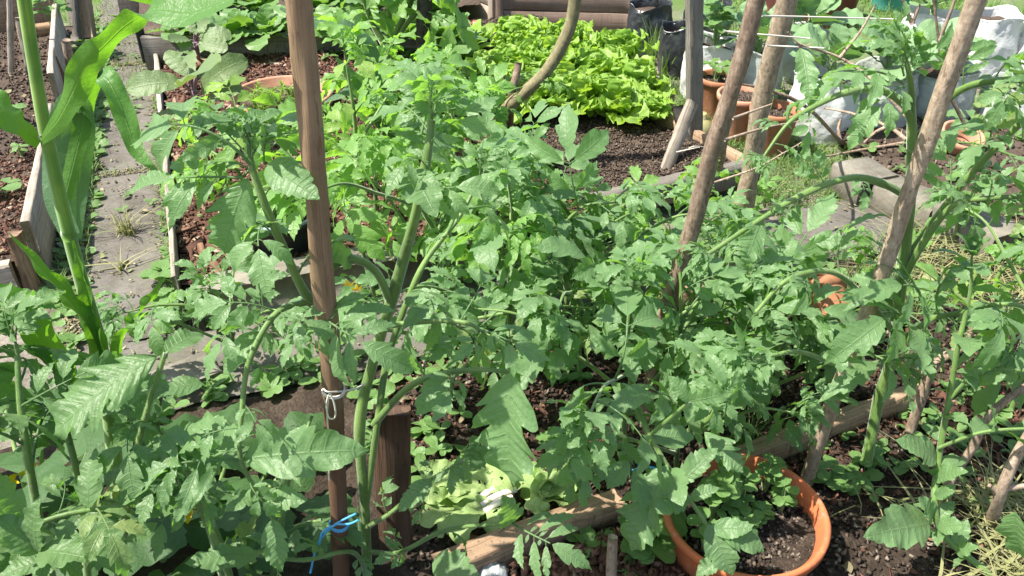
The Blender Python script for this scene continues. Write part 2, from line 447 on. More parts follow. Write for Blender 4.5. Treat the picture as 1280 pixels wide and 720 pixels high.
def leaf_mat(name, c0, c1, back, trans, vein, nv=9, vstr=.5, rough=.5, tf=.34, stripes=False, spec=.4, holes=0, sheen=.0, spots=0):
    k = NT(name); uv = k.uv()
    sp = k.n('ShaderNodeSeparateXYZ', {0: uv}); u, v = sp.outputs[0], sp.outputs[1]
    s = k.math('ABSOLUTE', k.math('MULTIPLY_ADD', u, 2., -1.))
    mid = k.math('SUBTRACT', 1., k.math('DIVIDE', s, .07 if not stripes else .09), clamp=True)
    pos = k.pos()
    if stripes:
        ln = k.math('MULTIPLY', k.math('SINE', k.math('MULTIPLY', s, 95.)), .5)
        ln = k.math('ADD', ln, .5)
        lat = k.math('MULTIPLY', ln, .16)
    else:
        wob = k.noise(pos, 60, 2)
        ph = k.math('ADD', k.math('MULTIPLY', v, float(nv)), k.math('MULTIPLY', wob, .35))
        cs = k.math('COSINE', k.math('MULTIPLY', ph, 2 * PI))
        lat = k.math('MULTIPLY', k.math('SUBTRACT', cs, .80), 5., clamp=True)
        lat = k.math('MULTIPLY', lat, k.math('SUBTRACT', 1.1, s), clamp=True)
    vm = k.math('MAXIMUM', mid, lat)
    tone = k.n('ShaderNodeAttribute', attribute_name='tone').outputs['Fac']
    big = k.noise(pos, 9, 3); fine = k.noise(pos, 260, 3)
    f = k.math('ADD', k.math('MULTIPLY_ADD', big, .5, -.25), tone, clamp=True)
    col = k.mix(f, c0, c1)
    col = k.mix(k.math('MULTIPLY_ADD', fine, .5, -.15, clamp=True), col, tuple(c * .72 for c in c0))
    if spots:
        sv = k.n('ShaderNodeTexVoronoi', {'Scale': 55.}); k.t.links.new(pos, sv.inputs['Vector'])
        sm = k.math('MULTIPLY', k.math('LESS_THAN', sv.outputs['Distance'], .22), k.math('GREATER_THAN', k.noise(pos, 14, 2), .62))
        col = k.mix(k.math('MULTIPLY', sm, spots), col, (.3, .26, .08))
    col = k.mix(k.math('MULTIPLY', vm, vstr), col, vein)
    col = k.mix(k.math('MULTIPLY', k.math('SUBTRACT', tone, 1.02, clamp=True), 2.2, clamp=True), col, (.36, .33, .07))
    bf = k.n('ShaderNodeNewGeometry').outputs['Backfacing']
    col = k.mix(k.math('MULTIPLY', bf, .75), col, back)
    quil = k.noise(pos, 120, 3)
    h = k.math('ADD', k.math('MULTIPLY', vm, -.28), k.math('MULTIPLY', quil, .75))
    nor = k.bump(h, .55, .005)
    b = k.bsdf(col, rough, nor, spec, **({'Sheen Weight': sheen, 'Sheen Roughness': .45} if sheen else {}))
    tc = k.mix(k.math('MULTIPLY', vm, .4), k.mix(tone, trans, tuple(c * 1.25 for c in trans)), tuple(c * .6 for c in trans))
    tr = k.n('ShaderNodeBsdfTranslucent', {'Color': tc, 'Normal': nor}).outputs[0]
    sh = k.n('ShaderNodeMixShader', {0: tf, 1: b, 2: tr}).outputs[0]
    if holes:
        hv = k.noise(pos, 45, 2)
        hm = k.math('GREATER_THAN', hv, holes)
        sh = k.n('ShaderNodeMixShader', {0: hm, 1: sh, 2: k.n('ShaderNodeBsdfTransparent').outputs[0]}).outputs[0]
    return k.done(sh)

def wood_mat(name, c0, c1, dark, gscale=1., rough=.8, bark=False, bump=.6, butt=None):
    k = NT(name); uv = k.uv(); pos = k.obj()
    rnd = k.n('ShaderNodeObjectInfo').outputs['Random']
    if bark:
        v = k.scale(uv, (6 * gscale, 9 * gscale, 1))
        n1 = k.noise(k.scale(pos, (1, 1, .45)), 95 * gscale, 6, .72); n2 = k.noise(pos, 14, 4); 
        v2 = k.scale(uv, (1.5, 30, 1)); n3 = k.noise(v2, 3, 3)
        f = k.math('ADD', k.math('MULTIPLY', n1, .75), k.math('MULTIPLY', k.math('ADD', n2, n3), .125))
        h = k.math('ADD', k.math('MULTIPLY', n1, 1.6), k.math('MULTIPLY', n3, .5))
    else:
        v = k.scale(uv, (70 * gscale, 2.2, 1))
        n1 = k.noise(v, 1.6, 5, .6, .4); n2 = k.noise(pos, 7, 4)
        v2 = k.scale(uv, (260, 5, 1)); n3 = k.noise(v2, 1., 2)
        f = k.math('ADD', k.math('MULTIPLY', n1, .5), k.math('ADD', k.math('MULTIPLY', n2, .3), k.math('MULTIPLY', n3, .2)))
        h = k.math('ADD', n1, n3)
    f = k.math('ADD', f, k.math('MULTIPLY_ADD', rnd, .1, -.05))
    col = k.ramp(f, [(.3, dark), (.48, c0), (.66, c1)])
    if butt:  # darker lower end: red-brown wood colour with shade painted into it
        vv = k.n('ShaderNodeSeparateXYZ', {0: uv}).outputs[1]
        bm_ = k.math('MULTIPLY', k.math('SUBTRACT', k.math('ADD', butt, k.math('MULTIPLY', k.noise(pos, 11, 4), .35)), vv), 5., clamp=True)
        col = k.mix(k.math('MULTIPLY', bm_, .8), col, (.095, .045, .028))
    cr = k.noise(k.scale(pos, (1, 1, .06)) if not bark else k.scale(pos, (1, 1, .3)), 150, 3, .6)
    col = k.mix(k.math('MULTIPLY', k.math('GREATER_THAN', cr, .62), .6), col, dark)
    st = k.noise(pos, 16, 5, .7)
    col = k.mix(k.math('MULTIPLY', k.math('SUBTRACT', st, .52, clamp=True), 2.6, clamp=True), col, dark)
    return k.done(k.bsdf(col, rough, k.bump(h, bump, .003), .25))

def soil_mat(name, c0, c1, c2, scale=1.):
    k = NT(name); p = k.pos()
    a = k.noise(p, 7 * scale, 5, .6); b = k.noise(p, 70 * scale, 6, .7); c = k.noise(p, 320, 3)
    f = k.math('ADD', k.math('MULTIPLY', a, .45), k.math('ADD', k.math('MULTIPLY', b, .4), k.math('MULTIPLY', c, .15)))
    col = k.ramp(f, [(.36, c0), (.5, c1), (.66, c2)])
    vo = k.n('ShaderNodeTexVoronoi', {'Scale': 90. * scale}); k.t.links.new(p, vo.inputs['Vector'])
    h = k.math('ADD', b, k.math('ADD', k.math('MULTIPLY', c, .4), k.math('MULTIPLY', vo.outputs['Distance'], .5)))
    return k.done(k.bsdf(col, .95, k.bump(h, .9, .012), .15))

def chip_mat(name, cols):
    k = NT(name); tone = k.n('ShaderNodeAttribute', attribute_name='tone').outputs['Fac']
    n = len(cols)
    col = k.ramp(tone, [(i / (n - 1), c) for i, c in enumerate(cols)])
    p = k.pos(); b = k.noise(p, 160, 4)
    col = k.mix(k.math('MULTIPLY', b, .6), col, tuple(c * .5 for c in cols[len(cols) // 2]))
    return k.done(k.bsdf(col, .9, k.bump(b, .5, .003), .2))

def clay_mat(name, c0, c1, stain):
    k = NT(name); p = k.obj()
    a = k.noise(p, 8, 5, .6); b = k.noise(p, 70, 4)
    col = k.mix(a, c0, c1)
    m = k.math('MULTIPLY', k.math('SUBTRACT', k.noise(p, 5, 6, .75), .5, clamp=True), 3.2, clamp=True)
    col = k.mix(m, col, stain)
    dm = k.math('MULTIPLY', k.math('SUBTRACT', k.noise(p, 17, 7, .8), .53, clamp=True), 5., clamp=True)
    col = k.mix(k.math('MULTIPLY', dm, .75), col, (.12, .08, .055))
    lm = k.math('MULTIPLY', k.math('SUBTRACT', k.noise(k.scale(p, (1, 1, .5)), 26, 6, .75), .56, clamp=True), 5., clamp=True)
    col = k.mix(k.math('MULTIPLY', lm, .35), col, (.55, .46, .38))
    sc = k.math('GREATER_THAN', k.noise(k.scale(p, (40, 40, 9)), 1.5, 4, .7), .66)
    col = k.mix(k.math('MULTIPLY', sc, .35), col, tuple(min(1, c * 1.7) for c in c1))
    return k.done(k.bsdf(col, .75, k.bump(b, .25, .002), .3))

def concrete_mat(name, c0, c1, dirt, moss=None):
    k = NT(name); p = k.pos()
    a = k.noise(p, 3.5, 6, .65); b = k.noise(p, 60, 5, .65); c = k.noise(p, 300, 2)
    col = k.ramp(k.math('ADD', k.math('MULTIPLY', a, .6), k.math('MULTIPLY', b, .4)), [(.36, c0), (.62, c1)])
    m = k.math('MULTIPLY', k.math('SUBTRACT', k.noise(p, 6, 7, .75), .47, clamp=True), 4., clamp=True)
    col = k.mix(k.math('MULTIPLY', m, .85), col, dirt)
    if moss:
        m2 = k.math('MULTIPLY', k.math('SUBTRACT', k.noise(p, 4.3, 6, .7), .55, clamp=True), 5., clamp=True)
        col = k.mix(k.math('MULTIPLY', m2, .6), col, moss)
    col = k.mix(k.math('MULTIPLY', k.math('GREATER_THAN', c, .66), .4), col, dirt)
    h = k.math('ADD', b, k.math('MULTIPLY', c, .5))
    return k.done(k.bsdf(col, .92, k.bump(h, .6, .004), .2))

def plain_mat(name, col, rough=.5, spec=.5, noise=.15, bump=0, tr=0, trc=None, nsc=12, stain=None):
    k = NT(name); p = k.obj()
    n = k.noise(p, nsc, 5, .65)
    c = k.mix(n, tuple(x * (1 - noise) for x in col), tuple(min(1, x * (1 + noise)) for x in col))
    if stain:
        m = k.math('MULTIPLY', k.math('SUBTRACT', k.noise(p, 7, 6, .75), .5, clamp=True), 3., clamp=True)
        c = k.mix(m, c, stain)
    nor = k.bump(k.noise(p, 26, 4), bump, .012) if bump else None
    b = k.bsdf(c, rough, nor, spec)
    if tr:
        t = k.n('ShaderNodeBsdfTranslucent', {'Color': trc or col}).outputs[0]
        b = k.n('ShaderNodeMixShader', {0: tr, 1: b, 2: t}).outputs[0]
    return k.done(b)

M = {}
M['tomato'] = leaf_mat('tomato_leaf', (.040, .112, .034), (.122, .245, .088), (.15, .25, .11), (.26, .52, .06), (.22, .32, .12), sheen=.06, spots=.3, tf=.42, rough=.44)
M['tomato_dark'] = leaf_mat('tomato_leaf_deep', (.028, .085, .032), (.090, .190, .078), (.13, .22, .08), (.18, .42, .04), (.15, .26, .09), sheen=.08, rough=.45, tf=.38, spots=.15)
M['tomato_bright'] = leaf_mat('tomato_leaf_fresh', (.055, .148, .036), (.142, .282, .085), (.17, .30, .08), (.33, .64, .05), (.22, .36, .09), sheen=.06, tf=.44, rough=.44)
M['maize'] = leaf_mat('maize_leaf', (.055, .14, .03), (.10, .22, .04), (.09, .20, .05), (.20, .46, .02), (.30, .42, .10), stripes=True, vstr=.38, rough=.38, tf=.4)
M['maize_blue'] = leaf_mat('maize_leaf_bluish', (.05, .11, .05), (.09, .17, .08), (.09, .17, .08), (.14, .32, .05), (.25, .35, .15), stripes=True, vstr=.35, rough=.4, tf=.3)
M['lettuce'] = leaf_mat('lettuce_leaf', (.10, .23, .025), (.25, .41, .06), (.26, .40, .08), (.40, .62, .05), (.42, .55, .16), nv=7, vstr=.35, rough=.42, tf=.4)
M['spinach'] = leaf_mat('spinach_leaf', (.07, .17, .035), (.13, .25, .06), (.15, .26, .09), (.22, .42, .04), (.2, .32, .1), nv=6, vstr=.35, rough=.4)
M['kale'] = leaf_mat('kale_leaf', (.075, .13, .075), (.14, .21, .125), (.14, .21, .07), (.22, .32, .06), (.22, .27, .18), nv=7, vstr=.45, rough=.5, tf=.28, spots=.2)
M['collard'] = leaf_mat('collard_leaf', (.10, .18, .095), (.20, .30, .18), (.17, .28, .12), (.2, .4, .06), (.28, .36, .26), nv=6, vstr=.5, rough=.5, tf=.26)
M['squash'] = leaf_mat('squash_leaf', (.03, .08, .022), (.065, .14, .038), (.11, .19, .07), (.12, .28, .03), (.12, .2, .06), nv=8, vstr=.4, rough=.6)
M['weed'] = leaf_mat('weed_leaf', (.07, .16, .03), (.14, .26, .05), (.14, .25, .08), (.2, .4, .03), (.18, .3, .08), nv=5, vstr=.3, rough=.5)
M['wilted'] = leaf_mat('wilted_leaf', (.13, .25, .05), (.30, .40, .12), (.30, .40, .16), (.30, .48, .08), (.42, .5, .22), nv=6, vstr=.5, rough=.6, holes=.67)
M['grass'] = leaf_mat('grass_blade', (.10, .19, .035), (.22, .32, .08), (.16, .26, .08), (.2, .36, .04), (.2, .3, .1), stripes=True, vstr=.1, rough=.6)
M['dry'] = leaf_mat('dry_clippings', (.18, .22, .07), (.38, .36, .17), (.32, .32, .15), (.25, .28, .08), (.4, .38, .2), stripes=True, vstr=.1, rough=.7)
M['petal'] = plain_mat('yellow_petal', (.80, .52, .02), .6, .2, .1, tr=.3, trc=(.8, .5, .02))
def stem_mat(name, c0, c1, dark):
    k = NT(name); p = k.obj(); uv = k.uv()
    n = k.noise(p, 14, 4); s = k.noise(k.scale(uv, (14, 3, 1)), 2, 3)
    col = k.ramp(k.math('ADD', k.math('MULTIPLY', n, .6), k.math('MULTIPLY', s, .4)), [(.34, dark), (.5, c0), (.66, c1)])
    pm = k.math('MULTIPLY', k.math('SUBTRACT', k.noise(p, 7, 4, .7), .54, clamp=True), 4., clamp=True)
    col = k.mix(k.math('MULTIPLY', pm, .55), col, (c0[0] * .95, c0[1] * .62, c0[2] * 1.1))
    return k.done(k.bsdf(col, .5, k.bump(s, .2, .002), .4, **{'Sheen Weight': .5, 'Sheen Roughness': .4}))
M['stem'] = stem_mat('tomato_stem', (.105, .19, .04), (.18, .28, .075), (.065, .115, .028))
M['maize_stalk'] = stem_mat('maize_stalk', (.11, .23, .03), (.21, .34, .05), (.07, .15, .02))
M['purple'] = stem_mat('purple_stalk', (.17, .08, .10), (.24, .15, .15), (.10, .045, .06))
M['weed_stem'] = stem_mat('weed_stem', (.18, .28, .08), (.28, .36, .14), (.1, .16, .05))
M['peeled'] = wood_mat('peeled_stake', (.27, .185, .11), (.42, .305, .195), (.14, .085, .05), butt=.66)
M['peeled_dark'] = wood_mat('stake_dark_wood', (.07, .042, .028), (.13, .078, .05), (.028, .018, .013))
M['board'] = wood_mat('grey_board', (.30, .26, .21), (.44, .39, .33), (.12, .10, .08))
M['board_dark'] = wood_mat('damp_board', (.15, .135, .115), (.24, .22, .19), (.06, .055, .05))
M['board_brown'] = wood_mat('brown_board', (.24, .16, .10), (.38, .27, .18), (.08, .05, .035))
M['box_brown'] = wood_mat('planter_board', (.19, .135, .105), (.25, .185, .15), (.11, .08, .065), .6, bump=.3)
M['box_beige'] = wood_mat('planter_board_pale', (.31, .25, .20), (.38, .32, .265), (.2, .16, .13), .6, bump=.3)
M['bark'] = wood_mat('bark_stake', (.20, .145, .105), (.34, .265, .205), (.075, .05, .038), bark=True)
M['bark_pale'] = wood_mat('bark_pale_stake', (.27, .205, .145), (.42, .34, .255), (.12, .085, .06), bark=True)
M['bark_dark'] = wood_mat('dark_stake', (.035, .032, .028), (.075, .065, .055), (.015, .014, .012), bark=True)
M['greenwood'] = wood_mat('curved_green_branch', (.20, .175, .095), (.30, .265, .165), (.10, .09, .05), bark=True, gscale=.6, bump=.25)
M['twig'] = wood_mat('dry_twig', (.26, .19, .14), (.42, .34, .26), (.1, .07, .05), bark=True)
M['soil'] = soil_mat('dark_soil', (.022, .016, .012), (.052, .038, .029), (.115, .088, .068))
M['soil_mid'] = soil_mat('garden_soil', (.045, .033, .025), (.085, .063, .048), (.14, .108, .083))
M['soil_red'] = soil_mat('reddish_soil', (.05, .026, .018), (.11, .057, .04), (.20, .12, .085))
M['earth'] = soil_mat('trodden_earth', (.14, .125, .10), (.22, .20, .165), (.31, .285, .24), .6)
M['path'] = concrete_mat('old_concrete', (.085, .078, .066), (.158, .146, .128), (.052, .046, .037), (.12, .13, .07))
M['block'] = concrete_mat('concrete_block', (.13, .12, .095), (.23, .21, .175), (.08, .072, .055), (.085, .10, .04))
M['mulch'] = chip_mat('wood_chips', [(.035, .02, .015), (.10, .048, .033), (.17, .085, .058), (.25, .15, .10), (.42, .33, .25)])
M['clod'] = chip_mat('soil_crumbs', [(.018, .013, .01), (.04, .03, .024), (.07, .052, .04), (.12, .09, .07), (.32, .27, .22)])
M['clod_mid'] = chip_mat('dry_soil_crumbs', [(.035, .025, .019), (.065, .046, .035), (.095, .07, .053), (.13, .10, .075), (.26, .21, .16)])
M['litter'] = chip_mat('leaf_litter', [(.16, .12, .08), (.3, .24, .15), (.2, .24, .1), (.42, .36, .25)])
M['clay'] = clay_mat('terracotta', (.29, .115, .055), (.37, .17, .09), (.17, .095, .06))
M['clay_pale'] = clay_mat('faded_terracotta', (.42, .19, .115), (.50, .26, .17), (.36, .22, .155))
M['orange_pot'] = clay_mat('orange_plastic_pot', (.42, .115, .045), (.49, .15, .06), (.27, .10, .055))
M['bag'] = plain_mat('white_grow_bag', (.72, .73, .72), .38, .5, .08, .5, .25, (.7, .72, .68), stain=(.55, .55, .48))
M['bag_clear'] = plain_mat('milky_grow_bag', (.46, .50, .47), .3, .6, .12, .6, .25, (.5, .56, .45), stain=(.34, .36, .30))
M['bag_black'] = plain_mat('black_grow_bag', (.028, .032, .036), .32, .6, .3, .6, nsc=6)
M['plastic_blue'] = plain_mat('blue_string', (.10, .42, .72), .4, .5, .2, tr=.2, trc=(.1, .5, .8))
M['string'] = plain_mat('white_string', (.62, .57, .50), .8, .2, .15)
M['clear'] = plain_mat('clear_plastic', (.42, .44, .45), .22, .7, .2, .8, .3, (.5, .52, .52))
M['maroon'] = plain_mat('maroon_plastic', (.15, .045, .04), .4, .5, .2)
M['teal'] = plain_mat('teal_plastic', (.07, .32, .30), .35, .5, .15)
M['pink'] = plain_mat('pink_plastic', (.55, .16, .17), .4, .5, .15)
M['olive'] = plain_mat('olive_yellow_plastic', (.32, .29, .13), .45, .5, .2)
M['orange'] = plain_mat('orange_plastic', (.72, .27, .03), .4, .5, .1)
M['fruit'] = plain_mat('red_fruit', (.62, .10, .08), .3, .5, .2)
M['nursery'] = plain_mat('black_pot', (.03, .033, .036), .35, .5, .2)
M['rim'] = plain_mat('grey_pot_rim', (.25, .3, .33), .3, .5, .2)
# ================================================================ SETTING
def axis_pts(a0, a1, dn, far, grow=1.35):
    mid = list(np.arange(a0, a1 + 1e-6, dn)); st = dn; lo = [a0]; hi = [mid[-1]]
    while hi[-1] < far:
        st *= grow; hi.append(hi[-1] + st); lo.append(lo[-1] - st)
    return np.array(lo[:0:-1] + mid + hi[1:])
def ground_z(x, y):
    return -.022 + .012 * fbm(np.asarray(x) * 2.2, np.asarray(y) * 2.2, 3, 4)
gx = axis_pts(-4, 6, .08, 220); gy = axis_pts(-1, 9, .08, 220)
XX, YY = np.meshgrid(gx, gy, indexing='ij')
mb = MB(); mb.add(np.stack([XX, YY, ground_z(XX, YY)], -1).reshape(-1, 3), gridF(len(gx), len(gy)), np.stack([XX, YY], -1).reshape(-1, 2))
k = NT('earth_and_turf'); p = k.pos()
a = k.noise(p, 5, 5, .65); b_ = k.noise(p, 60, 6, .7); c_ = k.noise(p, .9, 4, .6)
col = k.ramp(k.math('ADD', k.math('MULTIPLY', a, .5), k.math('MULTIPLY', b_, .5)), [(.38, (.10, .088, .07)), (.52, (.19, .17, .14)), (.66, (.29, .265, .225))])
gcol = k.mix(b_, (.05, .10, .02), (.13, .19, .06))
sep = k.n('ShaderNodeSeparateXYZ', {0: p})
m_ = k.math('MULTIPLY', k.math('SUBTRACT', k.math('ADD', c_, k.math('MULTIPLY', k.math('SUBTRACT', sep.outputs[1], 4.), .12)), .5), 5., clamp=True)
M['ground'] = k.done(k.bsdf(k.mix(m_, col, gcol), .95, k.bump(k.math('ADD', a, b_), .8, .012), .15))
single('ground', mb, M['ground'], kind='structure')

def strip(mb, u0, u1, v0, v1, z, res=.03, amp=.004, edge=.012, seed=0):
    nu = max(3, int((u1 - u0) / res)); nv = max(3, int((v1 - v0) / res))
    U, V = np.meshgrid(np.linspace(u0, u1, nu), np.linspace(v0, v1, nv), indexing='ij')
    Z = z + amp * fbm(U * 7, V * 7, seed, 4)
    U = U + 0; 
    eu = np.minimum(U - u0, u1 - U); ev = np.minimum(V - v0, v1 - V)
    U2 = U + edge * fbm(U * 4, V * 9, seed + 2, 3) * (eu < res); V2 = V + edge * fbm(U * 9, V * 4, seed + 3, 3) * (ev < res)
    Z = Z - .012 * ((eu < 1e-6) | (ev < 1e-6))
    pos = U2[..., None] * UV_U + V2[..., None] * UV_V; pos[..., 2] = Z
    mb.add(pos.reshape(-1, 3), gridF(nu, nv), np.stack([U, V], -1).reshape(-1, 2))
mb = MB()
for i, (v0, v1) in enumerate(((2.284, 3.466), (3.468, 4.806), (4.808, 6.3))):
    strip(mb, -.545, -.235, v0, v1, .004, seed=11 + i)
strip(mb, -.58, .52, 1.93, 2.282, .006, seed=21); strip(mb, .528, 1.28, 1.95, 2.28, .003, seed=22)
strip(mb, 1.288, 1.88, 1.96, 2.27, .005, seed=25)
strip(mb, 1.888, 2.27, 1.78, 2.3, .004, seed=23)
single('path', mb, M['path'], kind='structure')

SOILS = {}
def soil_patch(key, u0, u1, v0, v1, z, mat, amp=.012, res=.025, seed=0, hump=.02, freq=6):
    def zf(u, v):
        e = np.minimum(np.minimum(u - u0, u1 - u), np.minimum(v - v0, v1 - v)).clip(0, .25) / .25
        return z + hump * (e - .6) + amp * fbm(np.asarray(u) * freq, np.asarray(v) * freq, seed, 5, 2.2, .6)
    nu = int((u1 - u0) / res) + 2; nv = int((v1 - v0) / res) + 2
    U, V = np.meshgrid(np.linspace(u0, u1, nu), np.linspace(v0, v1, nv), indexing='ij')
    pos = U[..., None] * UV_U + V[..., None] * UV_V; pos[..., 2] = zf(U, V)
    mb = MB(); mb.add(pos.reshape(-1, 3), gridF(nu, nv), np.stack([U, V], -1).reshape(-1, 2))
    single('soil', mb, M[mat], kind='structure')
    SOILS[key] = (u0, u1, v0, v1, zf)
soil_patch('A', -2.6, -.65, 2.68, 5.25, .12, 'soil_mid', seed=31)
soil_patch('B', -.2, 1.15, 2.38, 4.62, .10, 'soil_red', seed=32)
soil_patch('C', -.3, 1.55, 4.78, 7.0, .15, 'soil_mid', seed=33)
soil_patch('E', 1.2, 1.84, 2.5, 4.65, .085, 'soil_mid', seed=34, amp=.015)
soil_patch('D', -2.4, 3.4, -.2, 1.90, .02, 'soil', seed=35, amp=.016)
soil_patch('G', 2.43, 3.9, 1.35, 2.72, .07, 'soil_mid', seed=36)

_bx = np.array([(-1, -1, -1), (1, -1, -1), (1, 1, -1), (-1, 1, -1), (-1, -1, 1), (1, -1, 1), (1, 1, 1), (-1, 1, 1)], float)
_bf = np.array([(0, 3, 2, 1), (4, 5, 6, 7), (0, 1, 5, 4), (1, 2, 6, 5), (2, 3, 7, 6), (3, 0, 4, 7)])
def chips(mb, pts, l, w, h, g, flat=.35, shape=.35, tk=1.):
    n = len(pts)
    V = np.repeat(_bx[None], n, 0) + g.normal(0, shape, (n, 8, 3)) * .8
    V[:, :, 0] *= (g.uniform(*l, n))[:, None] / 2; V[:, :, 1] *= (g.uniform(*w, n))[:, None] / 2; V[:, :, 2] *= (g.uniform(*h, n))[:, None] / 2
    yaw = g.uniform(0, 2 * PI, n); pit = g.normal(0, flat, n); rol = g.normal(0, flat, n)
    cy, sy, cp, sp_, cr, sr = np.cos(yaw), np.sin(yaw), np.cos(pit), np.sin(pit), np.cos(rol), np.sin(rol)
    Rm = np.stack([np.stack([cy * cp, cy * sp_ * sr - sy * cr, cy * sp_ * cr + sy * sr], -1),
                   np.stack([sy * cp, sy * sp_ * sr + cy * cr, sy * sp_ * cr - cy * sr], -1),
                   np.stack([-sp_, cp * sr, cp * cr], -1)], 1)
    V = np.einsum('nij,nkj->nki', Rm, V) + pts[:, None]
    F = (_bf[None] + (np.arange(n) * 8)[:, None, None]).reshape(-1, 4)
    mb.add(V.reshape(-1, 3), F, None, np.repeat(g.random(n) ** 1.6 * tk, 8))
def on_soil(key, n, g, box=None, dens=None, dz=.004):
    u0, u1, v0, v1, zf = SOILS[key]
    if box: u0, u1, v0, v1 = box
    u = g.uniform(u0, u1, n); v = g.uniform(v0, v1, n)
    if dens is not None:
        kp = g.random(n) < dens(u, v); u, v = u[kp], v[kp]
    p = u[:, None] * UV_U + v[:, None] * UV_V; p[:, 2] = zf(u, v) + dz
    return p
g = np.random.default_rng(41)
mb = MB()
FL = dict(flat=.5, shape=.5)
chips(mb, on_soil('A', 9000, g, (-1.6, -.66, 2.7, 4.2), lambda u, v: .08 + .92 * (v < 3.5)), (.004, .024), (.002, .010), (.001, .004), g, **FL)
chips(mb, on_soil('B', 15000, g), (.004, .026), (.002, .010), (.001, .005), g, **FL)
chips(mb, on_soil('B', 500, g), (.03, .07), (.012, .03), (.003, .008), g, **FL)
chips(mb, on_soil('D', 4000, g, (.3, 1.9, 1.0, 1.9)), (.006, .028), (.003, .010), (.001, .005), g, tk=.6, **FL)
chips(mb, on_soil('D', 900, g, (.42, .74, .85, 1.12), None, .010), (.008, .035), (.006, .02), (.003, .012), g, tk=.8, **FL)
chips(mb, on_soil('D', 260, g, (.6, 2.2, .6, 1.2)), (.01, .04), (.004, .012), (.002, .006), g, tk=.8, **FL)
chips(mb, on_soil('D', 900, g, (1.45, 2.1, .9, 1.25)), (.008, .04), (.004, .014), (.002, .007), g, **FL)
single('wood_mulch', mb, M['mulch'], kind='stuff', smooth=False)
mb = MB()
chips(mb, on_soil('D', 16000, g, (.2, 2.6, .5, 1.9)), (.003, .012), (.003, .010), (.002, .009), g, 1.2)
single('soil_crumbs', mb, M['clod'], kind='stuff', smooth=False)
mb = MB()
chips(mb, on_soil('E', 18000, g), (.002, .010), (.002, .008), (.002, .006), g, 1.2)
chips(mb, on_soil('A', 6000, g, (-2.2, -.66, 3.5, 5.2)), (.004, .016), (.003, .012), (.003, .009), g, 1.2)
chips(mb, on_soil('G', 2200, g), (.005, .025), (.005, .016), (.004, .013), g, 1.2)
single('dry_soil_crumbs', mb, M['clod_mid'], kind='stuff', smooth=False)
mb = MB()      # bits of leaf and straw lying on the paths
def uvpts(n, u0, u1, v0, v1, z):
    u = g.uniform(u0, u1, n); v = g.uniform(v0, v1, n); p = u[:, None] * UV_U + v[:, None] * UV_V; p[:, 2] = z; return p
for n, bx in ((420, (-.54, -.24, 2.2, 6)), (300, (-.5, 1.2, 1.9, 2.3)), (260, (1.86, 2.3, 1.7, 3.2)), (300, (-.3, -.2, 2.2, 5)), (300, (-.56, -.5, 2.2, 5))):
    chips(mb, uvpts(n, *bx, .012), (.004, .02), (.002, .007), (.001, .003), g, .2)
for u0, u1 in ((-.245, -.20), (-.56, -.505)):
    chips(mb, uvpts(1500, u0, u1, 2.3, 5.2, .008), (.003, .016), (.002, .008), (.001, .005), g, .5)
for vj in (3.467, 4.807): chips(mb, uvpts(220, -.54, -.24, vj - .025, vj + .025, .006), (.003, .01), (.002, .007), (.001, .004), g, .5)
single('leaf_litter', mb, M['litter'], kind='stuff', smooth=False)

# dead leaves lying about
mb = MB()
dl = [leaflet(1, .5, 8, 2, 0, 0, .3, 1.6, .06, .3, (.55, .6), seed=30 + i) for i in range(4)]
for q in np.vstack([on_soil('D', 130, g, (.3, 2.2, .6, 1.9), None, .012), on_soil('B', 90, g, None, None, .012), on_soil('A', 40, g, (-1.5, -.66, 2.7, 4.5), None, .012), uvpts(25, -.54, -.24, 2.3, 5, .012), on_soil('E', 14, g, None, None, .012)]):
    a = g.random() * 6.28; put_leaf(mb, dl[int(g.integers(4))], q, (math.cos(a), math.sin(a), g.normal() * .3), g.uniform(.02, .055), nrm([g.normal(), g.normal(), 1.2]), g.random())
single('dead_leaves', mb, M['litter'], kind='stuff')

# grass
def blades(mb, pts, h, w, g, lean=.6, seg=3):
    n = len(pts); t = np.linspace(0, 1, seg + 1)
    H = g.uniform(*h, n); Wd = g.uniform(*w, n); az = g.uniform(0, 2 * PI, n); ln = np.abs(g.normal(0, lean, n)) + .1
    d = np.stack([np.cos(az), np.sin(az), 0 * az], -1); s = np.stack([-np.sin(az), np.cos(az), 0 * az], -1)
    cen = pts[:, None] + d[:, None] * (H * ln)[:, None, None] * (t**2)[None, :, None]
    cen[:, :, 2] += H[:, None] * (t - .35 * np.minimum(ln, 1.4)[:, None] * t**2)
    wd = Wd[:, None] * (1 - t[None]**1.5) + .0003
    V = np.stack([cen - s[:, None] * wd[..., None] / 2, cen + s[:, None] * wd[..., None] / 2], 2).reshape(n, -1, 3)
    F1 = gridF(seg + 1, 2); F = (F1[None] + (np.arange(n) * (seg + 1) * 2)[:, None, None]).reshape(-1, 4)
    uv = np.tile(np.stack(np.broadcast_arrays(np.array([0, 1.])[None], t[:, None]), -1).reshape(-1, 2), (n, 1))
    mb.add(V.reshape(-1, 3), F, uv, np.repeat(g.random(n), (seg + 1) * 2))
def gpts(n, x0, x1, y0, y1, thr=.0, seed=50, fr=2.5):
    x = g.uniform(x0, x1, n); y = g.uniform(y0, y1, n)
    kp = fbm(x * fr, y * fr, seed, 3) > thr
    x, y = x[kp], y[kp]
    return np.stack([x, y, ground_z(x, y)], -1)
mb = MB()
blades(mb, gpts(15000, .7, 3.2, 2.9, 5.8, -.25), (.025, .08), (.003, .006), g, .9)
blades(mb, uvpts(5200, 1.87, 2.42, 2.28, 3.6, -.015), (.02, .065), (.0025, .005), g, 1.1)
blades(mb, gpts(6000, -3.2, 3.5, 5.0, 7.5, -.2), (.04, .12), (.004, .007), g)
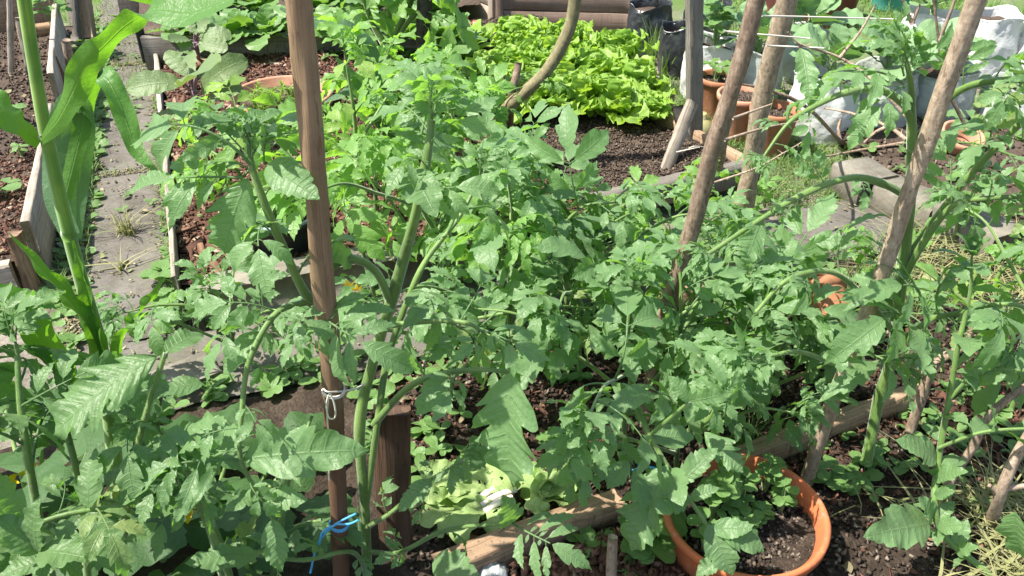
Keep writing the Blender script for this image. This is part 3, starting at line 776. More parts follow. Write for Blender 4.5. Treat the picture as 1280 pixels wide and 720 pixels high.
blades(mb, uvpts(1500, 1.82, 2.4, 2.3, 3.3, -.005)[fbm(*np.random.default_rng(1).random((2, 1500)) * 9, 3, 3) > -.1], (.02, .07), (.002, .004), g)
blades(mb, uvpts(900, -.6, -.2, 4.2, 6.5, 0)[:, :], (.02, .07), (.002, .005), g)
for vj in (3.467, 4.807): blades(mb, uvpts(34, -.54, -.24, vj - .02, vj + .02, 0), (.015, .06), (.002, .004), g, 1.2)
blades(mb, uvpts(900, -.27, -.2, 2.3, 5, 0), (.02, .06), (.002, .004), g, 1.)
blades(mb, uvpts(1300, -.61, -.5, 2.5, 5, 0), (.02, .07), (.002, .005), g, 1.)
blades(mb, uvpts(500, 1.84, 2.3, 1.65, 2.0, .0), (.03, .09), (.002, .004), g, 1.)
blades(mb, uvpts(420, 1.62, 1.95, 1.55, 1.78, .03), (.05, .11), (.0015, .003), g, 1.)
single('grass', mb, M['grass'], kind='stuff')
mb = MB()
pp = on_soil('D', 4500, g, (1.1, 2.3, .4, 1.15), lambda u, v: np.clip(((u * .94 - v * .342) - .86) * 5 + .5 * fbm(u * 6, v * 6, 8, 2), 0, 1) * ((u * .342 + v * .94) < 1.40 + .06 * fbm(u * 5, v * 5, 9, 2)), .014)
blades(mb, pp, (.03, .09), (.003, .010), g, 2.4)
pp = uvpts(500, 1.95, 2.5, 1.35, 1.9, .02); blades(mb, pp, (.04, .14), (.003, .007), g, 2.2)
single('dry_clippings', mb, M['dry'], kind='stuff')

# ================================================================ TIMBER
def board(name, label, p0, p1, w, h, mat, up=(0, 0, 1), seed=1, group=None, cat='board', jit=.0016, n=16, b=.003, bow=0):
    mb = MB(); plank(mb, p0, p1, w, h, up, n, jit, seed, b, bow=bow)
    return single(name, mb, M[mat], label, cat, group)
def Wz(a, z): return np.array([a[0], a[1], z])
BG = 'boards edging the raised beds'
board('edging_board', 'grey weathered plank standing on edge along the left side of the concrete path', W(-.628, 2.72, .105), W(-.632, 3.75, .105), .026, .235, 'board', seed=2, group=BG)
board('edging_board', 'tall pale splintered plank at the far left end of the path edge', W(-.628, 3.95, .13), W(-.68, 5.05, .14), .024, .30, 'board', seed=3, group=BG)
board('edging_board', 'low grey board closing the near end of the left bed, beside the stubby corner post', W(-.69, 2.64, .06), W(-2.2, 2.62, .06), .03, .15, 'board', seed=4, group=BG)
board('wooden_post', 'stubby rough corner post at the near end of the left bed', W(-.655, 2.66, -.02), W(-.66, 2.66, .215), .042, .04, 'board_brown', up=UV_V, seed=5, cat='post', n=8, jit=.003)
board('edging_board', 'dark board standing at the far end of the left bed', W(-2.6, 5.3, .14), W(-1.15, 5.3, .14), .03, .28, 'board_dark', seed=6, group=BG)
board('edging_board', 'warm brown upright board behind the ochre wood block in the left bed', W(-1.12, 5.28, .16), W(-.72, 5.28, .16), .03, .36, 'board_brown', seed=7, group=BG)
board('wood_block', 'small ochre wood block on dark soil at the far left bed end', G(42, 38, .15), G(78, 33, .15), .06, .05, 'peeled', seed=8, cat='wood block', n=6)
board('edging_board', 'thin pale strip edging the mulched bed on the right side of the concrete path', W(-.215, 2.36, .07), W(-.215, 3.3, .07), .018, .15, 'board', seed=9, group=BG)
board('edging_board', 'weathered strip half hidden by the purple stemmed plants beside the path', W(-.222, 3.34, .06), W(-.23, 4.55, .06), .02, .13, 'board', seed=10, group=BG)
board('wooden_post', 'short black peg at the near left corner of the mulched bed', W(-.17, 2.27, -.02), W(-.165, 2.275, .14), .035, .035, 'bark_dark', up=UV_V, seed=11, cat='post', n=6)
board('edging_board', 'long grey green board in front of the leafy spinach bed', G(183, 74, .09), G(545, 66, .09), .035, .23, 'board_dark', seed=12, group=BG, n=30)
board('wooden_post', 'dark post end at the left corner of the spinach bed', Wz(G(184, 80), -.02), Wz(G(184, 80), .22), .04, .05, 'bark_dark', up=UV_V, seed=13, cat='post', n=6)
board('edging_board', 'thick mossy timber at the near edge of the bare dark soil', G(728, 262, .07), G(945, 213, .07), .06, .10, 'board_dark', seed=14, group=BG, b=.012, jit=.003)
board('edging_board', 'narrow board along the right edge of the bare dark soil', G(945, 218, .08), G(805, 138, .09), .025, .09, 'board_brown', seed=15, group=BG)
board('edging_board', 'near low board sloping from the wilted greens to the bottom edge', G(545, 718, .05), G(772, 634, .05), .05, .08, 'board_brown', seed=16, group=BG, jit=.0025)
board('edging_board', 'grey brown low board running behind the orange pot to the right', G(905, 586, .045), G(1150, 494, .055), .045, .075, 'board_brown', seed=17, group=BG, jit=.0025)
board('edging_board', 'short dark board under the tomato leaves by the leaning bark stake', G(765, 397, .04), G(902, 368, .04), .035, .11, 'board_brown', seed=18, group=BG)
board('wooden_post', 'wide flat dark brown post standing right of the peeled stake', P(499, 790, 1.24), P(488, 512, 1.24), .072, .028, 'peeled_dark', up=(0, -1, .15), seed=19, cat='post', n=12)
board('wooden_post', 'small square peg at the far right corner of the bare soil', Wz(G(832, 152), -.02), Wz(G(832, 152), .13), .045, .04, 'board', up=UV_V, seed=20, cat='post', n=6)
board('leaning_stick', 'pale slat leaning to the right at the edge of the bare dark soil', G(825, 230, .03), P(866, 128, 3.2), .05, .022, 'board', up=(.3, -1, .2), seed=21, cat='stick')
board('wooden_stake', 'dark square stake standing upright behind the pale leaning slat', G(868, 200, -.02), P(868, -110, 3.22), .055, .045, 'board_dark', up=(.2, -1, 0), seed=22, cat='stake', n=20)
board('leaning_stick', 'short dark slat leaning left between the pale slat and the square stake', G(868, 210, .0), P(846, 134, 3.35), .045, .03, 'bark_dark', up=(.2, -1, 0), seed=23, cat='stick')
board('wooden_stake', 'thin pale lath standing at the left edge of the far left bed', G(15, 98, .1), P(11, -60, 3.9), .022, .018, 'board', up=(0, -1, 0), seed=24, cat='stake')
board('wooden_stake', 'brown squared post beside the weedy far end of the path', G(112, 48, 0), P(101, -40, 5.0), .06, .05, 'peeled', up=(0, -1, 0), seed=25, cat='stake')
board('wooden_stake', 'dark leaning post next to the brown squared post by the far path', G(96, 52, 0), P(84, -50, 4.95), .05, .04, 'board_dark', up=(0, -1, 0), seed=26, cat='stake')
board('wooden_post', 'black wooden post at the far end of the path above the maize leaf', G(168, 28, 0), P(158, -40, 5.25), .14, .05, 'bark_dark', up=(0, -1, 0), seed=27, cat='post')
board('leaning_stick', 'grey slat standing against the maize stalk at the left bed', G(38, 96, .1), P(24, 22, 3.95), .03, .02, 'board', up=(0, -1, 0), seed=28, cat='stick')

# ================================================================ STAKES
def stake(name, label, pts, r, mat, knob=.10, seed=0, ns=14, parent=None, cat='stake', group=None, nsm=10, stubs=()):
    mb = MB(); p = smooth_path(pts, nsm); tube(mb, p, r, ns, knob=knob, seed=seed)
    for (t, d, l, rr) in stubs:
        q = p[int(t * (len(p) - 1))]; tube(mb, smooth_path([q, q + np.array(d) * l * .6, q + np.array(d) * l], 3), [rr * 1.5, rr, rr * .9], 8, knob=.1, seed=seed + 1)
    return single(name, mb, M[mat], label, cat, group)
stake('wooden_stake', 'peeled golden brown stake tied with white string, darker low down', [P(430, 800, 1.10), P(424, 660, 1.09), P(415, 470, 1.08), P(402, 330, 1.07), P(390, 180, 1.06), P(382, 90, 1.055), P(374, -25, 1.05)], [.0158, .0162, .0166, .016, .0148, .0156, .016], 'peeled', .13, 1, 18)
stake('wooden_stake', 'long brown bark stake leaning right in the middle of the tomatoes', [G(806, 545, .0), P(822, 430, 1.68), P(848, 340, 1.66), P(888, 200, 1.64), P(922, 90, 1.62), P(951, -20, 1.6)], [.0185, .0185, .019, .0185, .0175, .017], 'bark', .2, 2)
stake('wooden_stake', 'paler thick bark stake just right of the long leaning one', [G(915, 330, 0), P(936, 225, 2.42), P(950, 140, 2.4), P(968, 60, 2.38), P(990, -25, 2.36)], [.029, .029, .028, .028, .027], 'bark_pale', .18, 3)
stake('wooden_stake', 'short brown stake leaning behind the long bark stake', [G(890, 232, 0), P(900, 180, 2.83), P(914, 120, 2.83), P(925, 70, 2.83)], [.026, .027, .026, .025], 'bark', .12, 4)
stake('wooden_stake', 'light brown bark stake rising beside the tall tomato on the right', [G(1004, 612, 0), P(1034, 520, 1.42), P(1075, 420, 1.43), P(1112, 315, 1.43), P(1150, 200, 1.43), P(1185, 100, 1.43), P(1228, -25, 1.42)], [.0172, .0166, .017, .0158, .0162, .0164, .016], 'bark_pale', .2, 5, stubs=((.12, (-.8, -.2, .5), .05, .007),))
stake('wooden_stake', 'thick black stake upright at the top centre behind the maize leaves', [G(530, 150, .08), P(530, 80, 3.5), P(531, -40, 3.5)], [.03, .03, .03], 'bark_dark', .12, 6)
stake('branch', 'curved pale green branch arching up in front of the lettuce', [G(610, 178, .08), P(632, 138, 3.0), P(655, 116, 3.0), P(682, 90, 3.02), P(703, 55, 3.04), P(716, 20, 3.05), P(722, -40, 3.05)], [.024, .024, .023, .022, .023, .023, .022], 'greenwood', .06, 7, cat='branch')
stake('wooden_stake', 'short broken brown stub beside the foot of the curved branch', [G(636, 170, .08), P(640, 120, 3.02), P(648, 78, 3.04)], [.016, .015, .013], 'bark', .15, 8)
stake('wooden_stake', 'small reddish stub left of the broken stub by the curved branch', [G(628, 160, .08), P(627, 125, 3.05), P(627, 92, 3.05)], [.014, .013, .011], 'bark', .2, 9)
stake('wooden_stake', 'thin stick standing among tomato leaves above the short dark board', [G(778, 385, 0), P(772, 350, 2.2), P(764, 312, 2.2)], [.012, .012, .011], 'bark', .12, 10)
stake('wooden_stake', 'small stick upright at the bottom edge left of the orange pot', [G(764, 760, 0), P(764, 715, 1.14), P(766, 672, 1.14)], [.0115, .011, .01], 'bark_pale', .1, 11)
stake('wooden_stake', 'broken bark stub standing on dark soil in the far left bed', [G(92, 110, .1), P(88, 85, 3.85), P(83, 50, 3.85)], [.02, .018, .02], 'twig', .2, 12)
stake('wooden_stake', 'short peeled stump leaning left beside the broken stub in the left bed', [G(82, 112, .1), P(74, 92, 3.8), P(65, 72, 3.78)], [.021, .021, .02], 'peeled', .15, 13)
stake('wooden_stake', 'slim bare stick slanting across the far end of the left bed', [G(84, 46, .12), P(72, 22, 4.6), P(60, -10, 4.6)], [.012, .012, .011], 'twig', .12, 14)
stake('branch', 'dead knobbly branch leaning at the right edge above the straw', [G(1190, 660, .0), P(1185, 610, 1.38), P(1215, 560, 1.40), P(1240, 515, 1.42), P(1300, 470, 1.44)], [.011, .010, .010, .009, .008], 'twig', .2, 15, cat='branch')
stake('branch', 'forked dead stick at the right edge beside the dry clippings', [G(1235, 665, .0), P(1250, 620, 1.26), P(1268, 575, 1.27), P(1300, 520, 1.28)], [.012, .011, .010, .009], 'twig', .2, 16, cat='branch', stubs=((.4, (1, 0, .2), .09, .005), (.35, (-.8, 0, .8), .04, .005)))
stake('branch', 'dark dead twig bent behind the right hand tomato stems', [G(1130, 560, .0), P(1150, 500, 1.6), P(1168, 455, 1.62), P(1205, 430, 1.64), P(1225, 380, 1.66)], [.013, .012, .012, .009, .006], 'twig', .2, 17, cat='branch')
# thin dry canes and thorny twigs strung between the stakes on the right
def twigs(label, lines, r, seed, mat='twig'):
    mb = MB(); g = np.random.default_rng(seed)
    for ln in lines:
        p = smooth_path(ln, 6); rr = np.linspace(r, r * .45, len(p)); tube(mb, p, rr, 6, knob=.12, seed=seed)
        for i in range(2, len(p) - 2, 3):
            d = nrm(g.normal(0, 1, 3)); tube(mb, np.array([p[i], p[i] + d * .018 * g.uniform(.5, 1.4)]), [r * .4, .0004], 4)
    return single('dead_branch', mb, M[mat], label, 'dead branch')
twigs('pale thorny branch arching into the right tomato stem', [[P(1133, 175, 1.75), P(1110, 158, 1.8), P(1065, 142, 1.85), P(1030, 135, 1.9)], [P(1110, 158, 1.8), P(1095, 165, 1.8), P(1080, 178, 1.8)]], .005, 1)
twigs('long dark thorny twig crossing below the collard leaves', [[P(1132, 145, 1.9), P(1090, 100, 1.95), P(1050, 72, 2.0), P(1000, 55, 2.0), P(985, 40, 2.0)], [P(1050, 72, 2.0), P(1075, 40, 2.0), P(1095, 5, 2.0)], [P(1000, 55, 2.), P(1003, 85, 2.), P(1012, 100, 2.)]], .0045, 2)
twigs('bare grey branch lying on the grass in front of the white bags', [[G(1135, 178, .08), G(1085, 186, .06), G(1030, 196, .05)], [G(1080, 190, .04), G(1050, 175, .06), P(1010, 135, 2.7), P(960, 112, 2.6), P(925, 105, 2.55)], [G(1050, 175, .06), G(1048, 160, .1), G(1052, 145, .12)]], .0085, 3)
twigs('thin dry cane poking across the pots from the leaning stake', [[P(906, 175, 2.0), P(955, 160, 2.05), P(1003, 151, 2.1)], [P(916, 148, 2.0), P(965, 130, 2.05)]], .0045, 4)
twigs('long straw coloured cane slanting up over the grass', [[P(893, 228, 2.2), P(945, 210, 2.2), P(985, 188, 2.2), P(1022, 166, 2.2)]], .0035, 5)
twigs('bare twig cluster standing in front of the tall milky bag', [[P(1208, 160, 2.3), P(1180, 100, 2.3), P(1172, 40, 2.3), P(1166, -10, 2.3)], [P(1174, 50, 2.3), P(1190, 10, 2.3), P(1196, -10, 2.3)], [P(1140, 30, 2.2), P(1132, 10, 2.2), P(1125, -10, 2.2)], [P(1140, 30, 2.2), P(1150, 5, 2.2)]], .006, 6)
for lab, ln in (('thin pale string tied to the long leaning bark stake, second from the top', [P(905, 39, 1.9), P(950, 43, 1.9), P(1012, 48, 1.95)]),
                ('thin pale string stretched right from the top of the paler bark stake', [P(952, 20, 2.0), P(1010, 21, 2.1), P(1120, 24, 2.2)]),
                ('lowest thin string running right from the paler bark stake', [P(958, 57, 2.0), P(1030, 60, 2.0)]),
                ('short white string knotted round the dark square stake', [P(857, 187, 3.1), P(868, 183, 3.1), P(882, 184, 3.15)]),
                ('white string stub crossing the foot of the pale slat', [P(846, 190, 2.8), P(874, 184, 2.6)])):
    mb = MB(); tube(mb, smooth_path(ln, 5), [.0022, .0016], 6); single('tie_string', mb, M['string'], lab, 'string')
# ties on the peeled stake
def tie(name, label, mat, cpx, cpy, Y, r, wires, rad=.0015):
    c = P(cpx, cpy, Y); mb = MB()
    an = np.linspace(0, 2 * PI, 22)
    for kz in (0, .004):
        tube(mb, np.stack([c[0] + r * np.cos(an), c[1] + r * np.sin(an), c[2] + kz + .002 * np.sin(an * 2)], -1), [rad], 6)
    for ln in wires: tube(mb, smooth_path(ln, 6), [rad], 6)
    return single(name, mb, M[mat], label, 'string')
tie('tie_string', 'white string looped round the peeled stake with a hanging bow', 'string', 417, 489, 1.08, .0180,
    [[P(404, 486, 1.06), P(412, 490, 1.052), P(440, 487, 1.10), P(456, 480, 1.15)], [P(412, 490, 1.052), P(408, 505, 1.05), P(411, 522, 1.05), P(419, 521, 1.05), P(418, 505, 1.05), P(412, 490, 1.052)], [P(411, 492, 1.052), P(409, 520, 1.053), P(412, 560, 1.053), P(411, 600, 1.053)]])
tie('tie_string', 'bright blue raffia knotted on the peeled stake near the bottom edge', 'plastic_blue', 424, 655, 1.09, .0178,
    [[P(445, 642, 1.07), P(420, 655, 1.065), P(402, 672, 1.06), P(394, 690, 1.06), P(388, 716, 1.06)], [P(418, 655, 1.065), P(436, 655, 1.06), P(448, 650, 1.06)], [P(420, 656, 1.065), P(404, 664, 1.06), P(399, 680, 1.055)]], .0022)
mb = MB()
for ln in ([G(790, 640, .03), G(800, 590, .12), P(795, 575, 1.35)], [P(790, 588, 1.33), P(812, 584, 1.33), P(830, 590, 1.34)]):
    tube(mb, smooth_path(ln, 6), [.003], 6)
single('tie_string', mb, M['plastic_blue'], 'blue string low in the leaves left of the orange pot', 'string')
# crumpled clear plastic at the bottom edge
g = np.random.default_rng(5)
U, V = np.meshgrid(np.linspace(-1, 1, 22), np.linspace(-1, 1, 22), indexing='ij')
c0 = G(614, 712, .05)
pz = .035 * (1 - U**2 * .8) * (1 - V**2 * .6) + .012 * fbm(U * 2 + 4, V * 2, 17, 4)
mb = MB(); mb.add(np.stack([c0[0] + U * .035 * (1 + .2 * V), c0[1] + V * .05, c0[2] + pz - .03], -1).reshape(-1, 3), gridF(22, 22))
single('plastic_scrap', mb, M['clear'], 'crumpled clear plastic scrap by the low board at the bottom edge', 'plastic scrap')

# ================================================================ CONCRETE
def block(label, c, du, dv, h, mat='block', seed=1, rot=0., z0=-.01):
    a = rotm((0, 0, 1), rot); eu = a @ UV_V
    mb = MB(); c = np.array([c[0], c[1], z0 + h / 2])
    plank(mb, c - eu * dv / 2, c + eu * dv / 2, du, h, (0, 0, 1), 18, .0022, seed, .008)
    return single('concrete_block', mb, M[mat], label, 'concrete block', 'concrete blocks edging the beds')
block('worn concrete block nearest the white bags in the right hand edging row', G(1074, 243), .17, .17, .12, seed=1)
block('tilted concrete block in the middle of the right hand edging row', G(1135, 270), .15, .24, .11, seed=2, rot=.22)
block('mossy concrete block in the right hand edging row, nearest the camera', G(1208, 306), .16, .28, .13, seed=3, rot=.08)
block('long concrete block closing the near end of the mulched bed, left piece', W(.10, 2.325), .52, .10, .135, seed=4)
block('concrete block closing the near end of the mulched bed, right piece behind the stake', W(.63, 2.325), .50, .10, .13, seed=5, rot=.03)
block('broken bit of concrete on the grey crossing path behind the left leaves', G(205, 490), .3, .12, .05, seed=6, rot=.3)

# ================================================================ POTS, TUBS, BAGS, BOXES
def pot_prof(r, h, taper=.72, rim=.012, wall=.008, rimh=.03, inner=.6):
    return [(.002, 0), (r * taper, 0), (r * (taper + .04), h * .08), (r - rim * .8, h - rimh - .002), (r - rim * .7, h - rimh), (r, h - rimh + .003), (r + .002, h - .004), (r - .002, h), (r - wall, h), (r - wall - .004, h - .006), (r - wall - rim, h - rimh * 1.1), ((r - wall - rim) * .93, h * (1 - inner))]
def pot(label, c, r, h, mat, soil='soil', fill=.75, M3=None, ns=56, name='plant_pot', noise=.0012, seed=0, taper=.72, group=None, rim=.012, rimh=.03):
    t = thing(name, label, 'pot', c, group)
    mb = MB(); lathe(mb, pot_prof(r, h, taper, rim=rim, rimh=rimh), c, ns, M3, noise, seed)
    part('pot_body', mb, M[mat], t)
    if soil:
        rr = r * (taper + (1 - taper) * fill) - .008
        q = np.linspace(0, 1, 16); an = np.linspace(0, 2 * PI, 40, endpoint=False)
        X = q[:, None] * rr * np.cos(an)[None]; Y = q[:, None] * rr * np.sin(an)[None]
        Z = h * fill + .010 * fbm(X * 18 + seed, Y * 18, seed + 5, 4)
        V = np.stack([X, Y, Z], -1).reshape(-1, 3)
        if M3 is not None: V = V @ M3.T
        mb = MB(); mb.add(V + np.asarray(c), gridF(16, 40, True), None)
        g = np.random.default_rng(seed + 77); n = int(rr * rr * 70000)
        rad = np.sqrt(g.random(n)) * rr * .95; th = g.random(n) * 6.28
        pp = np.stack([rad * np.cos(th), rad * np.sin(th), np.full(n, h * fill + .004)], -1)
        if M3 is not None: pp = pp @ M3.T
        part('soil', mb, M[soil], t)
        mb = MB()
        chips(mb, pp + np.asarray(c), (.003, .011), (.003, .009), (.002, .007), g, 1.)
        o = part('soil_crumbs', mb, M['clod' if soil == 'soil' else 'clod_mid'], t, smooth=False); o['kind'] = 'stuff'
    return t
cP = G(932, 638, .145); POT_C = np.array([cP[0], cP[1], -.03])
pot('big orange plastic pot of seedlings half sunk in dark soil', POT_C, .172, .175, 'orange_pot', fill=.74, seed=1, taper=.80, rim=.014, rimh=.026)
cB = G(352, 117, .18); PB_C = np.array([cB[0], cB[1], .07])
pot('wide faded terracotta pot sunk to its rim in red mulch', PB_C, .212, .115, 'clay_pale', soil='soil_mid', fill=.6, seed=2, taper=.85, rim=.016, rimh=.05)
cK = G(350, 262, .22); PK_C = np.array([cK[0], cK[1], .09])
pot('black pot with a grey rim holding feathery herb behind the peeled stake', PK_C, .125, .13, 'nursery', fill=.8, seed=3)
for o_ in (bpy.data.objects['plant_pot.002'],):
    mb = MB(); an = np.linspace(0, 2 * PI, 50)
    tube(mb, PK_C + np.stack([.124 * np.cos(an), .124 * np.sin(an), np.full(50, .128)], -1), [.006], 8, cap=False)
    part('rim', mb, M['rim'], o_)
pot('reddish terracotta pot with a young seedling behind the square dark stake', Wz(G(894, 142), -.01), .098, .19, 'clay', fill=.85, seed=4, taper=.66)
pot('bare grey brown terracotta pot partly behind the long bark stake', Wz(G(921, 168), -.01), .108, .20, 'clay_pale', soil='soil_mid', fill=.85, seed=5, taper=.66)
pot('orange terracotta pot with grassy seedling behind the paler bark stake', Wz(G(960, 188), -.01), .102, .20, 'clay', fill=.8, seed=6, taper=.66)
Mt = rotm((1, .3, 0), .32)
pot('shallow salmon terracotta bowl tilted towards the path below the right bags', Wz(G(1186, 205), .06), .085, .09, 'clay_pale', soil=None, seed=7, taper=.6, M3=Mt)
Mt = rotm((1, .25, 0), -1.15)
cpot = G(1048, 402, .09)
pot('small orange terracotta pot lying on its side under the right tomato', cpot + np.array([.0, .0, -.02]), 0.08, .135, 'clay', soil=None, seed=8, taper=.74, M3=rotm((1, .3, 0), -1.1))
mb = MB(); cq = G(1012, 378, .03)
lathe(mb, [(.07, 0), (.075, .03), (.08, .06), (.074, .06), (.066, .01)], cq, 24, rotm((1, .2, .3), .7), .004, 4)
single('pot_shard', mb, M['clay'], 'broken terracotta shard beside the fallen small pot', 'pot shard')

def bag(label, c, r, h, mat, seed, fold=True, soil='soil_mid', group=None, lean=0., sq=.0):
    t = thing('grow_bag', label, 'grow bag', c, group)
    Rm = rotm((math.cos(seed), math.sin(seed), 0), lean)
    g = np.random.default_rng(seed)
    zz = np.linspace(0, h, 26); rr = r * (.93 + .09 * np.sin(zz / h * PI) - .04 * (zz / h))
    pr = [(.003, 0)] + list(zip(rr, zz))
    if fold:
        pr += [(r * .93, h + .012), (r * .90, h + .008), (r * .885, h - .03), (r * .87, h - .07)]
    ns = 64; pr = np.array(pr); an = np.linspace(0, 2 * PI, ns, endpoint=False)
    A, Z = np.meshgrid(an, pr[:, 1], indexing='xy')
    wr = .011 * r / .14 * fbm(np.cos(A) * 1.6 + seed * 5, np.sin(A) * 1.6 + Z * 7, seed, 4) + .005 * np.abs(vnoise(A * 3 + Z * 18, Z * 24 - A * 3, seed + 3)) + .004 * np.sin(A * 5 + 3 * vnoise(A, Z * 9, seed)) * (Z / h)**3
    Rr = pr[:, 0][:, None] + wr * (pr[:, 0][:, None] > .02)
    sqf = 1 + sq * np.cos(4 * A)
    V = np.stack([Rr * sqf * np.cos(A), Rr * sqf * np.sin(A), Z + (Z > h * .97) * .012 * np.sin(A * 3 + seed)], -1).reshape(-1, 3) @ Rm.T
    mb = MB(); mb.add(V + np.asarray(c), gridF(len(pr), ns, True), None)
    part('bag_skin', mb, M[mat], t)
    q = np.linspace(0, 1, 10)
    X = q[:, None] * r * .86 * np.cos(an)[None]; Y = q[:, None] * r * .86 * np.sin(an)[None]
    V = np.stack([X, Y, h - .045 + .01 * fbm(X * 15 + seed, Y * 15, seed, 4)], -1).reshape(-1, 3) @ Rm.T
    mb = MB(); mb.add(V + np.asarray(c), gridF(10, ns, True)); part('soil', mb, M[soil], t)
    return t
BAGS = []
for lab, px, py, r, h, mat, sd in (
    ('bright white grow bag standing behind the square dark stake', 884, 118, .135, .27, 'bag', 1),
    ('milky grow bag half hidden between the two bark stakes', 936, 122, .13, .25, 'bag_clear', 2),
    ('white grow bag with folded top right of the paler bark stake', 1022, 164, .148, .27, 'bag', 3),
    ('milky grey grow bag in the middle of the collard row', 1088, 162, .150, .28, 'bag_clear', 4),
    ('milky grow bag behind the right tomato stem', 1162, 154, .15, .27, 'bag_clear', 5),
    ('tall white grow bag with a clear upper half behind the light brown stake', 1222, 96, .125, .33, 'bag', 6),
    ('white grow bag cut off by the right edge', 1290, 104, .15, .26, 'bag', 7),
    ('far white grow bag seen above the right tomato tip', 1150, 70, .13, .24, 'bag', 8),
    ('milky grow bag low at the right edge behind tomato leaves', 1255, 165, .14, .22, 'bag_clear', 9),
    ('far milky grow bag under the collard leaves behind the stakes', 1000, 92, .14, .22, 'bag_clear', 10)):
    c = Wz(G(px, py), -.015); BAGS.append((c, r, h)); bag(lab, c, r, h, mat, sd, group='pale grow bags', lean=.04)
# clear upper sleeve of the tall bag
for lab, px, py, r, h, sd in (('larger black grow bag at the right of the far lettuce', 810, 60, .125, .25, 11), ('smaller black grow bag with grass at its foot', 845, 88, .095, .24, 12), ('black grow bag partly behind the square dark stake top', 880, 50, .13, .22, 13)):
    bag(lab, Wz(G(px, py), -.015), r, h, 'bag_black', sd, group='black grow bags', lean=.03)

def planter(label, c0, c1, depth, h, mat, post='board_dark', seed=1):
    c0 = Wz(c0, 0); c1 = Wz(c1, 0)
    t = thing('planter_box', label, 'planter box', (c0 + c1) / 2)
    e = nrm(c1 - c0); d = np.array([-e[1], e[0], 0]) * depth
    corners = [c0, c1, c1 + d, c0 + d]
    for i in range(4):
        a, b = corners[i], corners[(i + 1) % 4]; q = nrm(b - a) * .02
        for kz in range(2):
            mb = MB(); z = h * (.25 + .5 * kz)
            plank(mb, a + q + [0, 0, z], b - q + [0, 0, z], .022, h * .5 - .004, (0, 0, 1), 10, .0008, seed + i * 2 + kz); part('side_board', mb, M[mat], t)
    for i, a in enumerate(corners):
        mb = MB(); plank(mb, a - [0, 0, .02], a + [0, 0, h + .012], .045, .045, e, 6, .0008, seed + 20 + i); part('post', mb, M[mat], t)
    mb = MB(); cc = np.array(corners); mid = cc.mean(0)
    U, V = np.meshgrid(np.linspace(.03, .97, 20), np.linspace(.03, .97, 14), indexing='ij')
    pos = c0 + U[..., None] * (c1 - c0) + V[..., None] * d; pos[..., 2] = h * .8 + .012 * fbm(pos[..., 0] * 8, pos[..., 1] * 8, seed, 4)
    mb.add(pos.reshape(-1, 3), gridF(20, 14)); part('soil', mb, M['soil_mid'], t)
    return t
planter('brown plank planter box at the top behind the lettuce', G(625, 38), G(800, 43), .55, .24, 'box_brown', seed=1)
planter('pale beige plank planter box at the top left of the lettuce', G(566, 14), G(617, 36), .5, .25, 'box_beige', seed=31)
def tub(label, name, c, r, h, mat, seed):
    t = thing(name, label, name.replace('_', ' '), c)
    mb = MB(); lathe(mb, [(.002, 0), (r * .8, 0), (r * .82, .01), (r * .97, h - .03), (r * 1.02, h - .028), (r * 1.03, h - .004), (r, h), (r * .97, h - .004), (r * .93, h - .05), (r * .8, .03), (.002, .03)], c, 48, None, .001, seed)
    part('tub_body', mb, M[mat], t)
    mb = MB()
    lathe(mb, [(r * 1.035, h - .035), (r * 1.05, h - .03), (r * 1.05, h - .018), (r * 1.03, h - .013)], c, 48); part('rim', mb, M[mat], t)
tub('maroon plastic tub at the top edge behind the collards', 'plastic_tub', Wz(G(1028, 22), -.02), .20, .24, 'maroon', 1)
tub('teal plastic tub at the top edge right of the maroon one', 'plastic_tub', Wz(G(1112, 6), -.02), .13, .2, 'teal', 2)
tub('small pink plastic bucket at the top edge behind the paler bark stake', 'plastic_bucket', Wz(G(968, 20), -.02), .10, .2, 'pink', 3)
# olive jug with an orange handle
cj = Wz(G(872, 184), -.015)
t = thing('plastic_jug', 'olive yellow plastic jug with orange handle behind the dark square stake', 'jug', cj)
mb = MB(); lathe(mb, [(.003, 0), (.05, 0), (.055, .01), (.056, .10), (.05, .125), (.03, .145), (.022, .15), (.022, .168), (.02, .17), (.003, .17)], cj, 28, None, .0015, 3); part('jug_body', mb, M['olive'], t)
mb = MB(); e = nrm([1, -.25, 0])
tube(mb, smooth_path([cj + e * .045 + [0, 0, .135], cj + e * .10 + [0, 0, .14], cj + e * .107 + [0, 0, .10], cj + e * .10 + [0, 0, .03], cj + e * .052 + [0, 0, .02]], 6), [.009], 8); part('handle', mb, M['orange'], t)
